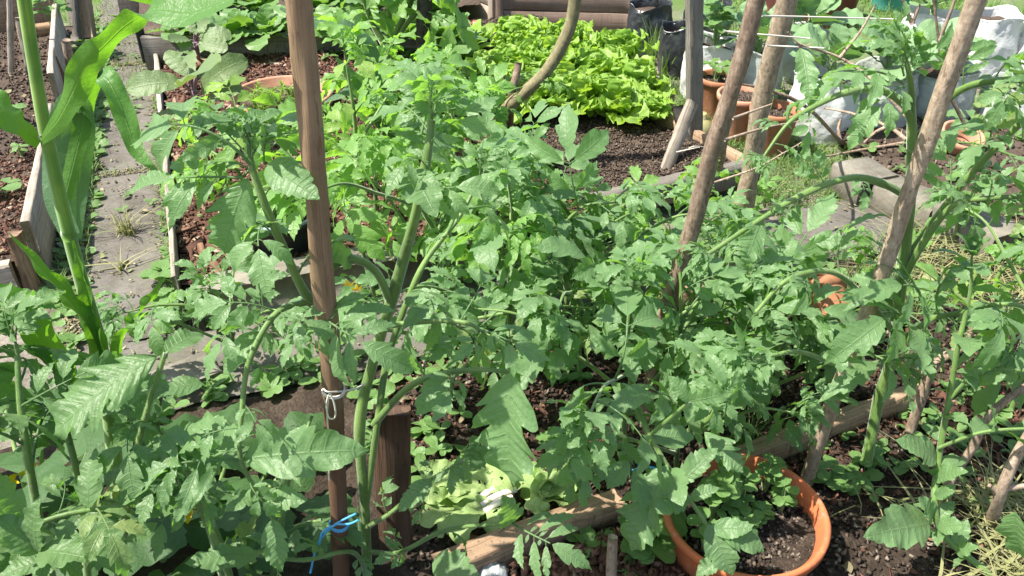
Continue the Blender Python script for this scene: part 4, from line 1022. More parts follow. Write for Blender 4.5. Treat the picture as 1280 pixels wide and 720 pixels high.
# ================================================================ TOMATOES
def tomato(label, base, stems, leafspec=(), heroes=(), mat='tomato', lib=None, seed=0, flowers=(), fruits=(), name='tomato_plant', group=None):
    """stems: (points, radii); leafspec: (stem index, n, size, t0, t1); heroes: (base, tip, kind, idx, roll, up)"""
    g = np.random.default_rng(seed + 1000); lib = lib or LEAF0
    t = thing(name, label, 'tomato plant', base, group)
    ms = MB(); paths = []
    for pts, rr in stems:
        p = smooth_path(pts, 8); paths.append(p)
        n = len(p); r = np.interp(np.linspace(0, 1, n), np.linspace(0, 1, len(rr)), rr)
        r = .74 * r * (1 + .12 * np.maximum(0, np.sin(np.linspace(0, n * .42, n) + seed))**6)
        tube(ms, p, r, 12, knob=.12, seed=seed)
        if seed < 10: hairs(ms, p, r, int(2600 * np.linalg.norm(np.diff(p, axis=0), axis=1).sum() / .5), g)
    part('stem', ms, M['stem'], t)
    mf = MB()
    for (i, n, size, t0, t1) in leafspec:
        branch_leaves(mf, paths[i], n, lib, size, g, t0, t1)
    if mf.n: part('foliage', mf, M[mat], t)
    for h in heroes:
        b, tip, kind, idx = h[:4]; roll = h[4] if len(h) > 4 else 0; up = h[5] if len(h) > 5 else (0, -.25, 1); wide = h[6] if len(h) > 6 else 1.
        L = {'c': LEAF0, 'n': NARROW, 'l': LOBED, 'b': BROAD}[kind]
        mh = MB(); leaf_to(mh, L[idx % len(L)], b, tip, up, .5 + g.normal() * .12, roll, wide=wide)
        part('leaf', mh, M[mat], t)
    for c in flowers:
        mb = MB()
        for k in range(5):
            a = k * 1.257 + g.random(); X = nrm([math.cos(a), math.sin(a), .25])
            V, F, UV = leaflet(.014, .006, 6, 1, 0, 0, .1, -.6, 0, .1, seed=k); mb.add(V @ basis(X, (0, 0, 1)).T + c, F, UV)
        part('flower', mb, M['petal'], t)
    for c, r in fruits:
        mb = MB(); tt = np.linspace(0, PI, 10); lathe(mb, np.stack([r * np.sin(tt) + 1e-4, -r * np.cos(tt) * .9], 1), c, 18); part('fruit', mb, M['fruit'], t)
    return t
UPC = (0, -.55, 1)
H1 = [
    (P(642, 462, 1.10), P(640, 606, 1.02), 'l', 0, 0, (-.45, -.7, .6), 1.2),
    (P(514, 212, 1.2), P(546, 272, 1.10), 'b', 0, 0, (0, -.8, 1), 1.2),
    (P(310, 222, 1.1), P(280, 318, 1.08), 'l', 1, 0, (0, -1, .3), 1.1),
    (P(303, 222, 1.1), P(158, 246, 1.12), 'n', 0, 0, UPC), (P(330, 206, 1.1), P(408, 166, 1.05), 'n', 1, -.5, UPC),
    (P(335, 205, 1.09), P(400, 250, 1.02), 'b', 1, .2, UPC), (P(315, 195, 1.1), P(352, 140, 1.15), 'n', 1, 0, UPC),
    (P(310, 195, 1.1), P(250, 160, 1.18), 'n', 2, 0, UPC), (P(312, 205, 1.1), P(168, 185, 1.16), 'c', 3, 0, UPC), (P(318, 190, 1.1), P(300, 142, 1.2), 'n', 4, 0, UPC),
    (P(301, 576, .97), P(164, 622, .93), 'n', 2, .2, (-.1, -.7, 1), 1.3), (P(303, 574, .97), P(464, 566, .97), 'b', 3, .25, (0, -.6, 1), .75),
    (P(306, 560, .97), P(215, 545, 1.08), 'b', 2), (P(322, 615, .96), P(280, 640, .9), 'b', 3, 0, UPC), (P(328, 625, .95), P(385, 625, .94), 'b', 4, 0, UPC), (P(341, 648, .95), P(352, 714, .9), 'b', 0, 0, UPC),
    (P(388, 385, 1.10), P(526, 462, 1.04), 'n', 2, .3, UPC), (P(345, 390, 1.09), P(238, 398, 1.08), 'c', 5, 0, UPC), (P(330, 415, 1.06), P(278, 470, 1.02), 'b', 1, 0, UPC),
    (P(440, 330, 1.17), P(385, 290, 1.12), 'b', 2, 0, UPC), (P(600, 410, 1.16), P(690, 452, 1.1), 'c', 6, 0, UPC), (P(560, 467, 1.15), P(520, 520, 1.1), 'b', 3, 0, UPC),
    (P(640, 654, 1.05), P(738, 716, .97), 'n', 3, 0, UPC, 1.3), (P(640, 654, 1.05), P(628, 618, 1.03), 'b', 4, 0, UPC), (P(560, 600, 1.1), P(625, 556, 1.12), 'b', 0, 0, UPC, .8), (P(540, 600, 1.1), P(498, 640, 1.05), 'b', 1, 0, UPC),
    (P(322, 694, 1.0), P(230, 704, .96), 'b', 2, .4, UPC), (P(540, 705, 1.05), P(600, 720, 1.0), 'b', 4, 0, UPC, 1.2),
]
tomato('tall tomato plant tied to the peeled stake with arching side stems', P(462, 790, 1.17), [
    ([P(462, 790, 1.17), P(456, 640, 1.18), P(450, 530, 1.2), P(470, 440, 1.22), P(497, 350, 1.22), P(520, 265, 1.2), P(533, 200, 1.2), P(540, 150, 1.22)], [.0145, .0135, .013, .0125, .010, .007]),
    ([P(456, 640, 1.18), P(473, 520, 1.2), P(482, 460, 1.24), P(500, 400, 1.27), P(530, 330, 1.3), P(575, 270, 1.35), P(600, 220, 1.4)], [.009, .009, .008, .006, .004]),
    ([P(488, 378, 1.22), P(470, 340, 1.2), P(440, 324, 1.17), P(410, 338, 1.14), P(388, 374, 1.12), P(352, 305, 1.1), P(318, 220, 1.1), P(310, 170, 1.12)], [.0095, .009, .009, .0095, .010, .009, .007, .004]),
    ([P(388, 376, 1.12), P(345, 392, 1.08), P(312, 450, 1.02), P(302, 520, .98), P(301, 575, .965), P(325, 620, .95), P(342, 650, .95)], [.0065, .006, .0055, .005, .0045, .003]),
    ([P(467, 530, 1.2), P(510, 485, 1.17), P(550, 468, 1.15), P(600, 462, 1.13), P(640, 466, 1.13)], [.0085, .0075, .006, .004]),
    ([P(478, 408, 1.22), P(530, 402, 1.2), P(580, 403, 1.18), P(612, 420, 1.16)], [.007, .0065, .005, .003]),
    ([P(462, 690, 1.15), P(500, 690, 1.12), P(560, 662, 1.09), P(640, 654, 1.05)], [.006, .0055, .004]),
    ([P(460, 720, 1.15), P(440, 690, 1.08), P(380, 700, 1.03), P(322, 694, 1.0)], [.0055, .005, .004]),
    ([P(457, 660, 1.17), P(490, 640, 1.13), P(530, 605, 1.11), P(580, 575, 1.1)], [.0055, .005, .003]),
], [(0, 5, .15, .72, 1), (1, 5, .14, .55, 1), (2, 7, .13, .62, 1), (4, 3, .09, .3, .9), (5, 3, .11, .3, 1), (8, 4, .065, .2, 1), (6, 3, .06, .15, .7), (7, 3, .06, .2, .9), (3, 7, .085, .12, .8)], H1, 'tomato', seed=1,
    flowers=[P(437, 357, 1.3), P(447, 363, 1.31)])

# shaded thicket in the near left corner
H2 = [(P(196, 446, 1.02), P(66, 545, .93), 'l', 1, 0, (0, -.5, 1), 1.0), (P(207, 442, 1.01), P(255, 418, 1.08), 'b', 3, 0, UPC),
      (P(20, 660, .86), P(-40, 560, .86), 'b', 1), (P(150, 632, .90), P(235, 560, .97), 'b', 2, 0, (0, -.3, 1)), (P(110, 636, .88), P(120, 560, .95), 'b', 0), (P(110, 640, .88), P(150, 715, .83), 'b', 3), (P(75, 650, .87), P(100, 690, .83), 'b', 1)]
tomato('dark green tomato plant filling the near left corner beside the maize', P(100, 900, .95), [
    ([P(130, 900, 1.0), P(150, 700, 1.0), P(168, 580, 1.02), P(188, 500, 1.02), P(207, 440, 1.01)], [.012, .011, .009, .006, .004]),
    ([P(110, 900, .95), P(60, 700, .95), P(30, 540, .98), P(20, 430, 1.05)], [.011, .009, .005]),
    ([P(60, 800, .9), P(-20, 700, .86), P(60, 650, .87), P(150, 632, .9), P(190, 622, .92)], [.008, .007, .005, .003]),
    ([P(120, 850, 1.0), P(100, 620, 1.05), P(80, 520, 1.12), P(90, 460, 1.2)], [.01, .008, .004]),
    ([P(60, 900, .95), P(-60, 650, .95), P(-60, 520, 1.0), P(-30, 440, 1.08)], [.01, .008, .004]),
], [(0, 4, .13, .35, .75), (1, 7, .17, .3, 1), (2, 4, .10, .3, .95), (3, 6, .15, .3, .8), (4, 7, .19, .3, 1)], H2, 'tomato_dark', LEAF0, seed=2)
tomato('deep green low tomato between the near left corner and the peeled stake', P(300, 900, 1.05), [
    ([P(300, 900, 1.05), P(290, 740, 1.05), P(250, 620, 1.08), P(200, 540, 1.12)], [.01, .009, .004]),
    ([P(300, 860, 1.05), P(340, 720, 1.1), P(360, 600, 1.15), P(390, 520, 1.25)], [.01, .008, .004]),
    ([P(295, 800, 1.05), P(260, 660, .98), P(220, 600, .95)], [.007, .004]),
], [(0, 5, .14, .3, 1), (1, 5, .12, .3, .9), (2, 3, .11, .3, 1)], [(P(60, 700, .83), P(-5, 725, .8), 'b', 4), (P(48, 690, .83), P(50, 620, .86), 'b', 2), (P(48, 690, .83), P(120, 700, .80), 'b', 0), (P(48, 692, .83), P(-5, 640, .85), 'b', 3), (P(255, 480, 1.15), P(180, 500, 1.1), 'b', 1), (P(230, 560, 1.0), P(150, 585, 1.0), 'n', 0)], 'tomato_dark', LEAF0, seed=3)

# tall plant on the light bark stake at the right
tomato('tall thick stemmed tomato beside the light bark stake on the right', P(1082, 580, 1.46), [
    ([P(1082, 580, 1.46), P(1098, 500, 1.5), P(1116, 440, 1.5), P(1128, 340, 1.5), P(1138, 240, 1.5), P(1140, 150, 1.5), P(1136, 90, 1.48), P(1120, 50, 1.5)], [.017, .0165, .016, .0155, .014, .011, .007, .004]),
    ([P(1137, 247, 1.5), P(1105, 230, 1.48), P(1065, 222, 1.45), P(1010, 240, 1.4), P(950, 275, 1.35), P(885, 318, 1.3)], [.010, .0095, .0085, .007, .005]),
    ([P(1139, 150, 1.5), P(1128, 128, 1.48), P(1098, 112, 1.45), P(1060, 115, 1.4), P(1020, 132, 1.38), P(985, 155, 1.35), P(955, 195, 1.33)], [.0095, .0095, .009, .007, .005, .003]),
    ([P(1137, 190, 1.5), P(1170, 140, 1.5), P(1210, 108, 1.47), P(1280, 100, 1.4), P(1350, 115, 1.4)], [.010, .009, .008, .006]),
    ([P(1124, 335, 1.5), P(1162, 285, 1.5), P(1210, 222, 1.47), P(1280, 150, 1.4), P(1330, 110, 1.4)], [.011, .010, .008, .006]),
    ([P(1118, 372, 1.5), P(1150, 310, 1.48), P(1190, 258, 1.46), P(1235, 248, 1.42), P(1300, 245, 1.4)], [.010, .009, .007, .005]),
    ([P(1110, 440, 1.5), P(1160, 402, 1.48), P(1195, 392, 1.45), P(1260, 380, 1.4), P(1320, 400, 1.4)], [.009, .008, .006, .004]),
    ([P(1118, 415, 1.5), P(1080, 372, 1.45), P(1040, 340, 1.42), P(985, 350, 1.38), P(945, 390, 1.36)], [.009, .008, .007, .005]),
    ([P(1110, 450, 1.5), P(1060, 460, 1.4), P(1000, 440, 1.32), P(940, 450, 1.28)], [.008, .006, .004]),
], [(0, 2, .08, .88, 1), (1, 6, .075, .35, 1), (2, 5, .075, .5, 1), (3, 8, .115, .45, 1), (4, 7, .115, .5, 1), (5, 7, .11, .4, 1), (6, 7, .12, .3, 1), (7, 4, .10, .4, .9), (8, 4, .11, .5, 1)], [
    (P(952, 268, 1.37), P(930, 330, 1.28), 'l', 1, 0, (0, -1, .3)), (P(1130, 100, 1.48), P(1190, 25, 1.55), 'n', 0, .8), (P(1130, 95, 1.48), P(1040, 70, 1.5), 'n', 1, .4), (P(1130, 105, 1.48), P(1010, 150, 1.42), 'n', 2, .3), (P(1128, 90, 1.48), P(1100, 30, 1.5), 'n', 3),
    (P(1132, 100, 1.48), P(1150, 40, 1.45), 'n', 4, .6), (P(1130, 110, 1.47), P(1060, 190, 1.38), 'c', 1), (P(1120, 380, 1.48), P(1080, 345, 1.42), 'b', 1), (P(1150, 375, 1.45), P(1050, 390, 1.35), 'n', 5, 0, UPC, 1.2), (P(1180, 165, 1.5), P(1250, 165, 1.42), 'b', 2), (P(1000, 60, 1.5), P(1010, 130, 1.42), 'b', 4, 0, (0, -1, .2), .7), (P(1105, 450, 1.47), P(1020, 505, 1.3), 'n', 1, 0, UPC), (P(1115, 400, 1.46), P(1035, 440, 1.3), 'c', 2, 0, UPC)], 'tomato', NARROW + LEAF0[:5], seed=4)

# leggy vine at the lower right
tomato('leggy tomato vine with small simple leaves above the dry clippings', P(1290, 760, 1.1), [
    ([P(1290, 780, 1.1), P(1240, 722, 1.14), P(1182, 672, 1.2), P(1168, 635, 1.22), P(1172, 580, 1.28), P(1186, 500, 1.33), P(1198, 430, 1.36), P(1212, 370, 1.4), P(1215, 320, 1.42)], [.008, .009, .009, .0085, .008, .007, .005, .003]),
    ([P(1186, 500, 1.33), P(1215, 472, 1.33), P(1260, 462, 1.32), P(1310, 470, 1.3)], [.005, .004, .003]),
    ([P(1172, 560, 1.29), P(1230, 540, 1.27), P(1300, 535, 1.25)], [.005, .004]),
], [(0, 18, .042, .1, .75), (0, 7, .075, .7, 1), (1, 5, .06, .3, 1), (2, 4, .06, .3, 1)], [(h[0], h[0] + (h[1] - h[0]) * (.72 if i else .95)) + tuple(h[2:]) for i, h in enumerate([
    (P(1162, 655, 1.21), P(1074, 672, 1.14), 'b', 0, 0, UPC), (P(1170, 575, 1.28), P(1098, 540, 1.26), 'b', 1, 0, UPC), (P(1168, 600, 1.26), P(1228, 585, 1.2), 'b', 2, 0, UPC), (P(1172, 660, 1.2), P(1220, 655, 1.16), 'b', 3, 0, UPC, 1.3), (P(1165, 650, 1.21), P(1140, 610, 1.2), 'b', 4, 0, UPC), (P(1168, 620, 1.24), P(1205, 612, 1.2), 'b', 1, 0, UPC), (P(1195, 690, 1.18), P(1236, 680, 1.14), 'b', 0, 0, UPC),
    (P(1215, 480, 1.33), P(1285, 470, 1.28), 'b', 2, 0, UPC), (P(1200, 460, 1.35), P(1230, 500, 1.28), 'b', 3), (P(1270, 640, 1.0), P(1285, 720, 1.0), 'b', 3, 0, (-1, -.5, .4))])], 'tomato', BROADLIB, seed=5)

tomato('tomato stem hanging down over the left side of the orange pot', G(790, 600, .02), [
    ([G(790, 600, .02), P(780, 540, 1.36), P(790, 505, 1.3), P(812, 545, 1.22), P(845, 600, 1.16), P(880, 650, 1.12), P(905, 690, 1.08)], [.008, .008, .0075, .007, .006, .005, .003]),
    ([P(812, 545, 1.22), P(850, 512, 1.2), P(862, 502, 1.2)], [.005, .004])],
    [(0, 4, .07, .45, .95)], [(P(835, 580, 1.17), P(790, 690, 1.08), 'l', 0, 0, (-.3, -.8, .6)), (P(850, 605, 1.16), P(898, 560, 1.2), 'b', 2, 0, UPC), (P(885, 655, 1.11), P(915, 720, 1.05), 'b', 1, 0, (0, -.7, .7), 1.2), (P(890, 655, 1.11), P(955, 690, 1.08), 'b', 3, 0, UPC), (P(862, 502, 1.2), P(915, 490, 1.18), 'b', 4, .6, UPC), (P(862, 502, 1.2), P(835, 470, 1.22), 'b', 0, 0, UPC),
     (P(862, 625, 1.14), P(900, 610, 1.15), 'b', 2, 0, UPC), (P(860, 620, 1.14), P(815, 640, 1.1), 'b', 3, 0, UPC), (P(880, 540, 1.25), P(930, 590, 1.18), 'l', 3, 0, (0, -.6, .8)), (P(905, 690, 1.08), P(870, 720, 1.05), 'b', 4, 0, UPC), (P(905, 520, 1.2), P(880, 440, 1.25), 'n', 2, 0, UPC)], 'tomato', BROADLIB, seed=6)

def auto_tomato(label, bpx, bpy, h, top, n, size, seed, spread=.28, mat='tomato', lib=None, nb=4, z0=.02, r=.009):
    """main stem from the ground at (bpx,bpy) to the pixel column of top, with arching side stems"""
    g = np.random.default_rng(seed + 3000); b = G(bpx, bpy, z0)
    tp = np.array([b[0] + top[0], b[1] + top[1], h])
    p = [b, b + (tp - b) * .35 + [g.normal() * .02, g.normal() * .02, .02], b + (tp - b) * .7 + [g.normal() * .03, g.normal() * .03, .02], tp]
    stems = [(p, [r, r * .95, r * .8, r * .45])]; spec = [(0, max(4, n // 3), size, .35, 1)]
    sp = smooth_path(p, 8); ph = g.random() * 6
    for k in range(nb):
        q = sp[int((.22 + .5 * k / nb) * (len(sp) - 1))]; ph += 2.3 + g.normal() * .3
        d = np.array([math.cos(ph), math.sin(ph), 0]); l = spread * g.uniform(.75, 1.2); hh = (h - q[2]) * g.uniform(.45, .8)
        stems.append(([q, q + d * l * .45 + [0, 0, hh * .55], q + d * l * .8 + [0, 0, hh * .95], q + d * l * 1.15 + [0, 0, hh * 1.0]], [r * .7, r * .6, r * .5, r * .3]))
        spec.append((k + 1, max(3, (n - n // 3) // nb), size, .25, 1))
    return tomato(label, b, stems, spec, (), mat, lib or LEAF1, seed)
A = auto_tomato
A('tomato plant behind the dark brown post with leaves over the wilted greens', 560, 520, .42, (.0, .10), 6, .13, 11, mat='tomato', lib=LEAF0)
A('tomato plant right of centre hanging over the near low board', 760, 575, .52, (.03, .04), 16, .17, 12, mat='tomato', lib=LEAF0, spread=.3)
A('tomato plant at the foot of the long leaning bark stake', 818, 545, .50, (.02, .05), 18, .17, 13, lib=LEAF0)
A('bushy tomato left of the orange pot with leaves over its rim', 845, 600, .40, (.05, -.05), 15, .16, 14, lib=LEAF0, spread=.24)
A('tomato plant between the orange pot and the fallen terracotta pot', 950, 520, .42, (0, .02), 16, .17, 15, lib=LEAF0)
A('pale tomato in the middle of the thicket behind the tall tied plant', 645, 480, .62, (-.02, .03), 18, .18, 16, mat='tomato')
A('tomato with brown lined stem in the centre of the thicket', 725, 470, .58, (-.12, .1), 18, .17, 17)
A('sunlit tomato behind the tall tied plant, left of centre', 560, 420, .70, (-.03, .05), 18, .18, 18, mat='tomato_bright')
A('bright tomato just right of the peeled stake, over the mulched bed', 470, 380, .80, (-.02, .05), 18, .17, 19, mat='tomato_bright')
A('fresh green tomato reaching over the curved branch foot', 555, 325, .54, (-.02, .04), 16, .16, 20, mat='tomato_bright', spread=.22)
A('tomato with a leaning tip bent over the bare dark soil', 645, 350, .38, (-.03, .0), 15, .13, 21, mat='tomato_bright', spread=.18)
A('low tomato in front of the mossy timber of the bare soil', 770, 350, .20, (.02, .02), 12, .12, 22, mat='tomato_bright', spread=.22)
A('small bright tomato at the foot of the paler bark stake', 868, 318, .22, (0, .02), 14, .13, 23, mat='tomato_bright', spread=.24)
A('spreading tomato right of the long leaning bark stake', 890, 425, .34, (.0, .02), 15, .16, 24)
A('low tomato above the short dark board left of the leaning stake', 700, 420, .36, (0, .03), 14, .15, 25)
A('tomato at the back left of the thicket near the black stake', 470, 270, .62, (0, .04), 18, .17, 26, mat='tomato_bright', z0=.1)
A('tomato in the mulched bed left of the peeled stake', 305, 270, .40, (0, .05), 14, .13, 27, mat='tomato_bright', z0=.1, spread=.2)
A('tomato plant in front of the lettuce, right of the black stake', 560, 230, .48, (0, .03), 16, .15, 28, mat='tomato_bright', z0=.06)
A('dense tomato at the right edge below the concrete blocks', 1262, 520, .55, (0, .05), 16, .14, 29)
A('bushy tomato at the right edge above the concrete blocks', 1285, 330, .50, (0, .03), 14, .14, 30)
A('low leafy tomato at the right edge beside the leggy vine', 1230, 455, .36, (0, .03), 12, .13, 31, mat='tomato_bright')
A('small tomato hanging over the concrete end block near the path', 290, 460, .30, (.0, -.02), 9, .12, 32, lib=LEAF0, spread=.2)
# multi stemmed plant at the top centre
tomato('pale multi stemmed plant standing in front of the spinach bed, left of the black stake', G(482, 142, .1), [
    ([G(480, 142, .1), P(486, 95, 3.55), P(482, 60, 3.55), P(462, 20, 3.55), P(448, -40, 3.5)], [.024, .022, .02, .016, .013]),
    ([G(492, 142, .1), P(490, 90, 3.56), P(492, 50, 3.56), P(508, 15, 3.56), P(530, -40, 3.5)], [.02, .019, .017, .014]),
    ([P(488, 80, 3.57), P(487, 30, 3.57), P(485, -40, 3.57)], [.016, .015, .012]),
    ([P(491, 70, 3.55), P(505, 35, 3.53), P(525, 12, 3.5), P(548, -10, 3.5)], [.014, .012, .01])],
    [(0, 5, .24, .6, 1), (1, 5, .24, .6, 1), (2, 4, .24, .7, 1), (3, 4, .2, .5, 1)], (), 'tomato_bright', LEAF1, seed=40)

# ================================================================ MAIZE
def maize_leaf(t, pts, w, side, nc=9, fold=.2, ripple=.006, seed=0, mat='maize', n=9):
    mb = MB(); ribbon(mb, smooth_path(pts, n), w, side, nc, fold, ripple, 4, seed, .45 + (seed % 4) * .1); part('leaf', mb, M[mat], t)
Ym = 1.22
bm = P(150, 640, Ym)
t = thing('maize_plant', 'young maize plant with wide twisted leaves by the concrete path', 'maize plant', bm)
mb = MB(); tube(mb, smooth_path([P(150, 640, Ym), P(140, 540, Ym), P(126, 440, Ym), P(100, 345, Ym), P(78, 260, Ym), P(58, 170, Ym), P(44, 90, Ym), P(30, 0, Ym), P(22, -60, Ym)], 8), [.014, .0145, .0135, .0115, .011, .0098, .009, .0092, .010], 16, knob=.03, seed=1); part('stalk', mb, M['maize_stalk'], t)
for (a, b_) in ((P(57, 166, Ym), P(60, 176, Ym)), (P(84, 285, Ym), P(88, 300, Ym))):
    mb = MB(); tube(mb, np.array([a, (a + b_) / 2, b_]), [.0100, .0128, .0108], 14); part('node', mb, M['maize_stalk'], t)
RT = np.array([1., 0, 0])
maize_leaf(t, [P(50, 176, 1.21), P(72, 150, 1.17), P(92, 112, 1.14), P(106, 82, 1.12), P(130, 58, 1.1), P(160, 30, 1.09), P(195, 14, 1.08), P(240, 16, 1.06), P(295, -4, 1.05)],
           [.008, .015, .020, .018, .015, .015, .020, .025, .018], [(.5, -.8, -.3), (.7, -.6, -.6), (.8, -.2, -.7), (.9, .1, -.5), (.7, .5, -.6), (.6, .4, -.7), (.1, .9, .5), (.0, .85, .6), (0, .9, .5)], seed=1, fold=.25)
maize_leaf(t, [P(88, 295, 1.23), P(70, 250, 1.26), P(68, 200, 1.29), P(78, 150, 1.30), P(96, 128, 1.30), P(104, 160, 1.32), P(98, 230, 1.33), P(96, 298, 1.32)], [.015, .019, .021, .020, .019, .019, .018, .008],
           [(1, .2, 0)] * 8, seed=2, mat='maize_blue', fold=.2)
maize_leaf(t, [P(80, 250, 1.25), P(100, 170, 1.3), P(110, 118, 1.32), P(128, 96, 1.32), P(145, 118, 1.30), P(160, 158, 1.28), P(172, 190, 1.26), P(196, 214, 1.24)], [.010, .014, .016, .017, .018, .016, .012, .003],
           [(.8, .5, .3), (.8, .5, .3), (.8, .5, .4), (.6, .7, .3), (.5, .8, .3), (.6, .7, .4), (.7, .6, .3), (.8, .5, .3)], seed=3)
maize_leaf(t, [P(128, 450, 1.20), P(112, 412, 1.19), P(86, 375, 1.18), P(50, 335, 1.17), P(12, 292, 1.16)], [.017, .021, .021, .016, .001], [(.7, -.3, .7)] * 5, seed=4, fold=.3)
maize_leaf(t, [P(128, 452, 1.20), P(118, 400, 1.195), P(104, 345, 1.195), P(92, 300, 1.2)], [.016, .014, .010, .002], [(1, -.2, .1)] * 4, seed=5, fold=-.7)
maize_leaf(t, [P(140, 470, 1.22), P(152, 420, 1.24), P(172, 395, 1.26), P(190, 372, 1.28), P(207, 346, 1.3)], [.010, .011, .013, .010, .001], [(.6, .5, .6)] * 5, seed=6, fold=.5)
maize_leaf(t, [P(110, 500, 1.2), P(60, 430, 1.15), P(20, 380, 1.13), P(-40, 372, 1.1)], [.012, .026, .026, .02], [(.3, .6, .7)] * 4, seed=7, fold=.2)
maize_leaf(t, [P(20, -40, 1.2), P(60, -30, 1.2), P(120, -10, 1.25), P(180, 4, 1.28), P(225, 12, 1.3)], [.02, .03, .03, .02, .004], [(0, .9, -.4)] * 5, seed=8, fold=.2)
maize_leaf(t, [P(50, 178, 1.22), P(20, 150, 1.2), P(-20, 120, 1.2), P(-70, 130, 1.2)], [.012, .022, .026, .02], [(0, .9, .4)] * 4, seed=9)

b2 = G(500, 215, .1)
t = thing('maize_plant', 'bluish green maize plant in the thicket right of the faded terracotta pot', 'maize plant', b2)
mb = MB(); tube(mb, smooth_path([b2, P(500, 180, 2.75), P(496, 145, 2.72), P(488, 105, 2.7)], 6), [.016, .015, .013, .008], 12); part('stalk', mb, M['maize_stalk'], t)
Y2 = 2.7
maize_leaf(t, [P(500, 170, Y2), P(482, 120, Y2), P(466, 80, Y2), P(450, 48, Y2), P(425, 32, Y2), P(392, 26, Y2), P(350, 10, Y2)], [.02, .032, .036, .032, .028, .024, .006], [(.8, .2, .6), (.8, .2, .6), (.8, .4, .5), (.6, .6, .6), (.2, .8, .6), (0, .9, .5), (0, .9, .4)], seed=1, mat='maize_blue')
maize_leaf(t, [P(500, 190, Y2), P(470, 140, Y2 - .05), P(446, 105, Y2 - .1), P(420, 72, Y2 - .12)], [.02, .036, .03, .004], [(.7, -.2, .8)] * 4, seed=2, mat='maize_blue')
maize_leaf(t, [P(495, 160, Y2), P(505, 110, Y2), P(530, 85, Y2), P(570, 100, Y2), P(600, 130, Y2)], [.02, .03, .032, .026, .004], [(.3, .8, .3)] * 5, seed=3, mat='maize_blue')
maize_leaf(t, [P(500, 185, Y2), P(520, 150, Y2 - .1), P(535, 140, Y2 - .2), P(550, 165, Y2 - .3), P(552, 200, Y2 - .35)], [.02, .03, .03, .022, .004], [(.6, .7, .3)] * 5, seed=4, mat='maize_blue')
maize_leaf(t, [P(495, 150, Y2), P(470, 120, Y2), P(440, 112, Y2), P(405, 128, Y2 - .05)], [.02, .03, .03, .004], [(.2, .9, .3)] * 4, seed=5, mat='maize_blue')

# ================================================================ LEAFY GREENS
def oval(L, Wd, seed, ripple=.04, droop=.7, fold=.12, wpow=(.55, .5), nt=16, nh=3, rip=5, teeth=0, depth=0., quilt=.014): 
    return leaflet(L, Wd, nt, nh, teeth, depth, fold, droop, ripple, .25, wpow, seed=seed, rip_n=rip, quilt=quilt)
def petiole_leaf(t, base, tip0, tip1, lf, mat, pmat, r=.004, up=(0, 0, 1), tone=.5, wide=1.):
    """petiole from base to tip0, blade from tip0 to tip1"""
    mb = MB(); leaf_to(mb, lf, tip0, tip1, up, tone, wide=wide); o = part('leaf', mb, M[mat], t)
    mb = MB(); b = np.asarray(base); m = (b + tip0) / 2 + [0, 0, .01]; e = np.asarray(tip0) + (np.asarray(tip1) - tip0) * .25
    tube(mb, smooth_path([b, m, np.asarray(tip0), ], 5), [r, r * .8, r * .6], 7); part('leaf_stalk', mb, M[pmat], o)
OV = [oval(1, .6, 600 + i, .035, (.5, .9, 1.2, .3)[i % 4]) for i in range(8)]
def kale(label, b, h, leaves, seed, stalk_top):
    t = thing('kale_plant', label, 'kale plant', b)
    mb = MB(); tube(mb, smooth_path([b, (b + stalk_top) / 2 + [.005, 0, 0], stalk_top], 6), [.013, .012, .010], 10, knob=.15, seed=seed); part('stalk', mb, M['purple'], t)
    for i, (s0, a, e, w) in enumerate(leaves):
        bb = b + (stalk_top - b) * s0
        petiole_leaf(t, bb, a, e, OV[(i + seed) % 8], 'kale', 'purple', .006, (-.1, -.6, .8), .4 + .05 * (i % 5), w * .85)
Yk = 3.30
kb = G(247, 158, .11); kt = P(243, 112, Yk)
kale('purple stemmed kale with wide drooping leaves beside the concrete path', kb, .4, [
    (.75, P(230, 104, Yk), P(158, 112, Yk - .05), 1.0), (.8, P(252, 118, Yk), P(302, 66, Yk + .05), .75), (.9, P(236, 96, Yk - .02), P(205, 66, Yk + .05), .9), (.95, P(245, 96, Yk - .04), P(262, 88, Yk - .28), 1.3), (.95, P(240, 98, Yk), P(232, 70, Yk + .2), 1.0),
    (.6, P(260, 130, Yk - .02), P(305, 112, Yk), .8), (.4, P(228, 138, Yk - .05), P(190, 150, Yk - .1), .9), (.5, P(256, 138, Yk - .1), P(262, 160, Yk - .25), 1.), (.9, P(248, 98, Yk + .05), P(280, 92, Yk + .15), .9)], 1, kt)
Yk = 4.05
kb = G(247, 78, .11); kt = P(244, 52, Yk)
kale('smaller purple stemmed kale at the far end of the mulched bed', kb, .4, [
    (.8, P(238, 50, Yk), P(210, 50, Yk - .1), 1.1), (.9, P(243, 42, Yk), P(232, 22, Yk + .05), 1.1), (.9, P(248, 40, Yk), P(262, 24, Yk + .1), 1.), (.8, P(252, 50, Yk), P(290, 46, Yk), 1.), (.7, P(250, 56, Yk - .05), P(285, 62, Yk - .1), .9), (.6, P(236, 62, Yk - .05), P(218, 72, Yk - .15), 1.0), (.9, P(250, 42, Yk + .05), P(275, 32, Yk + .1), 1.)], 3, kt)

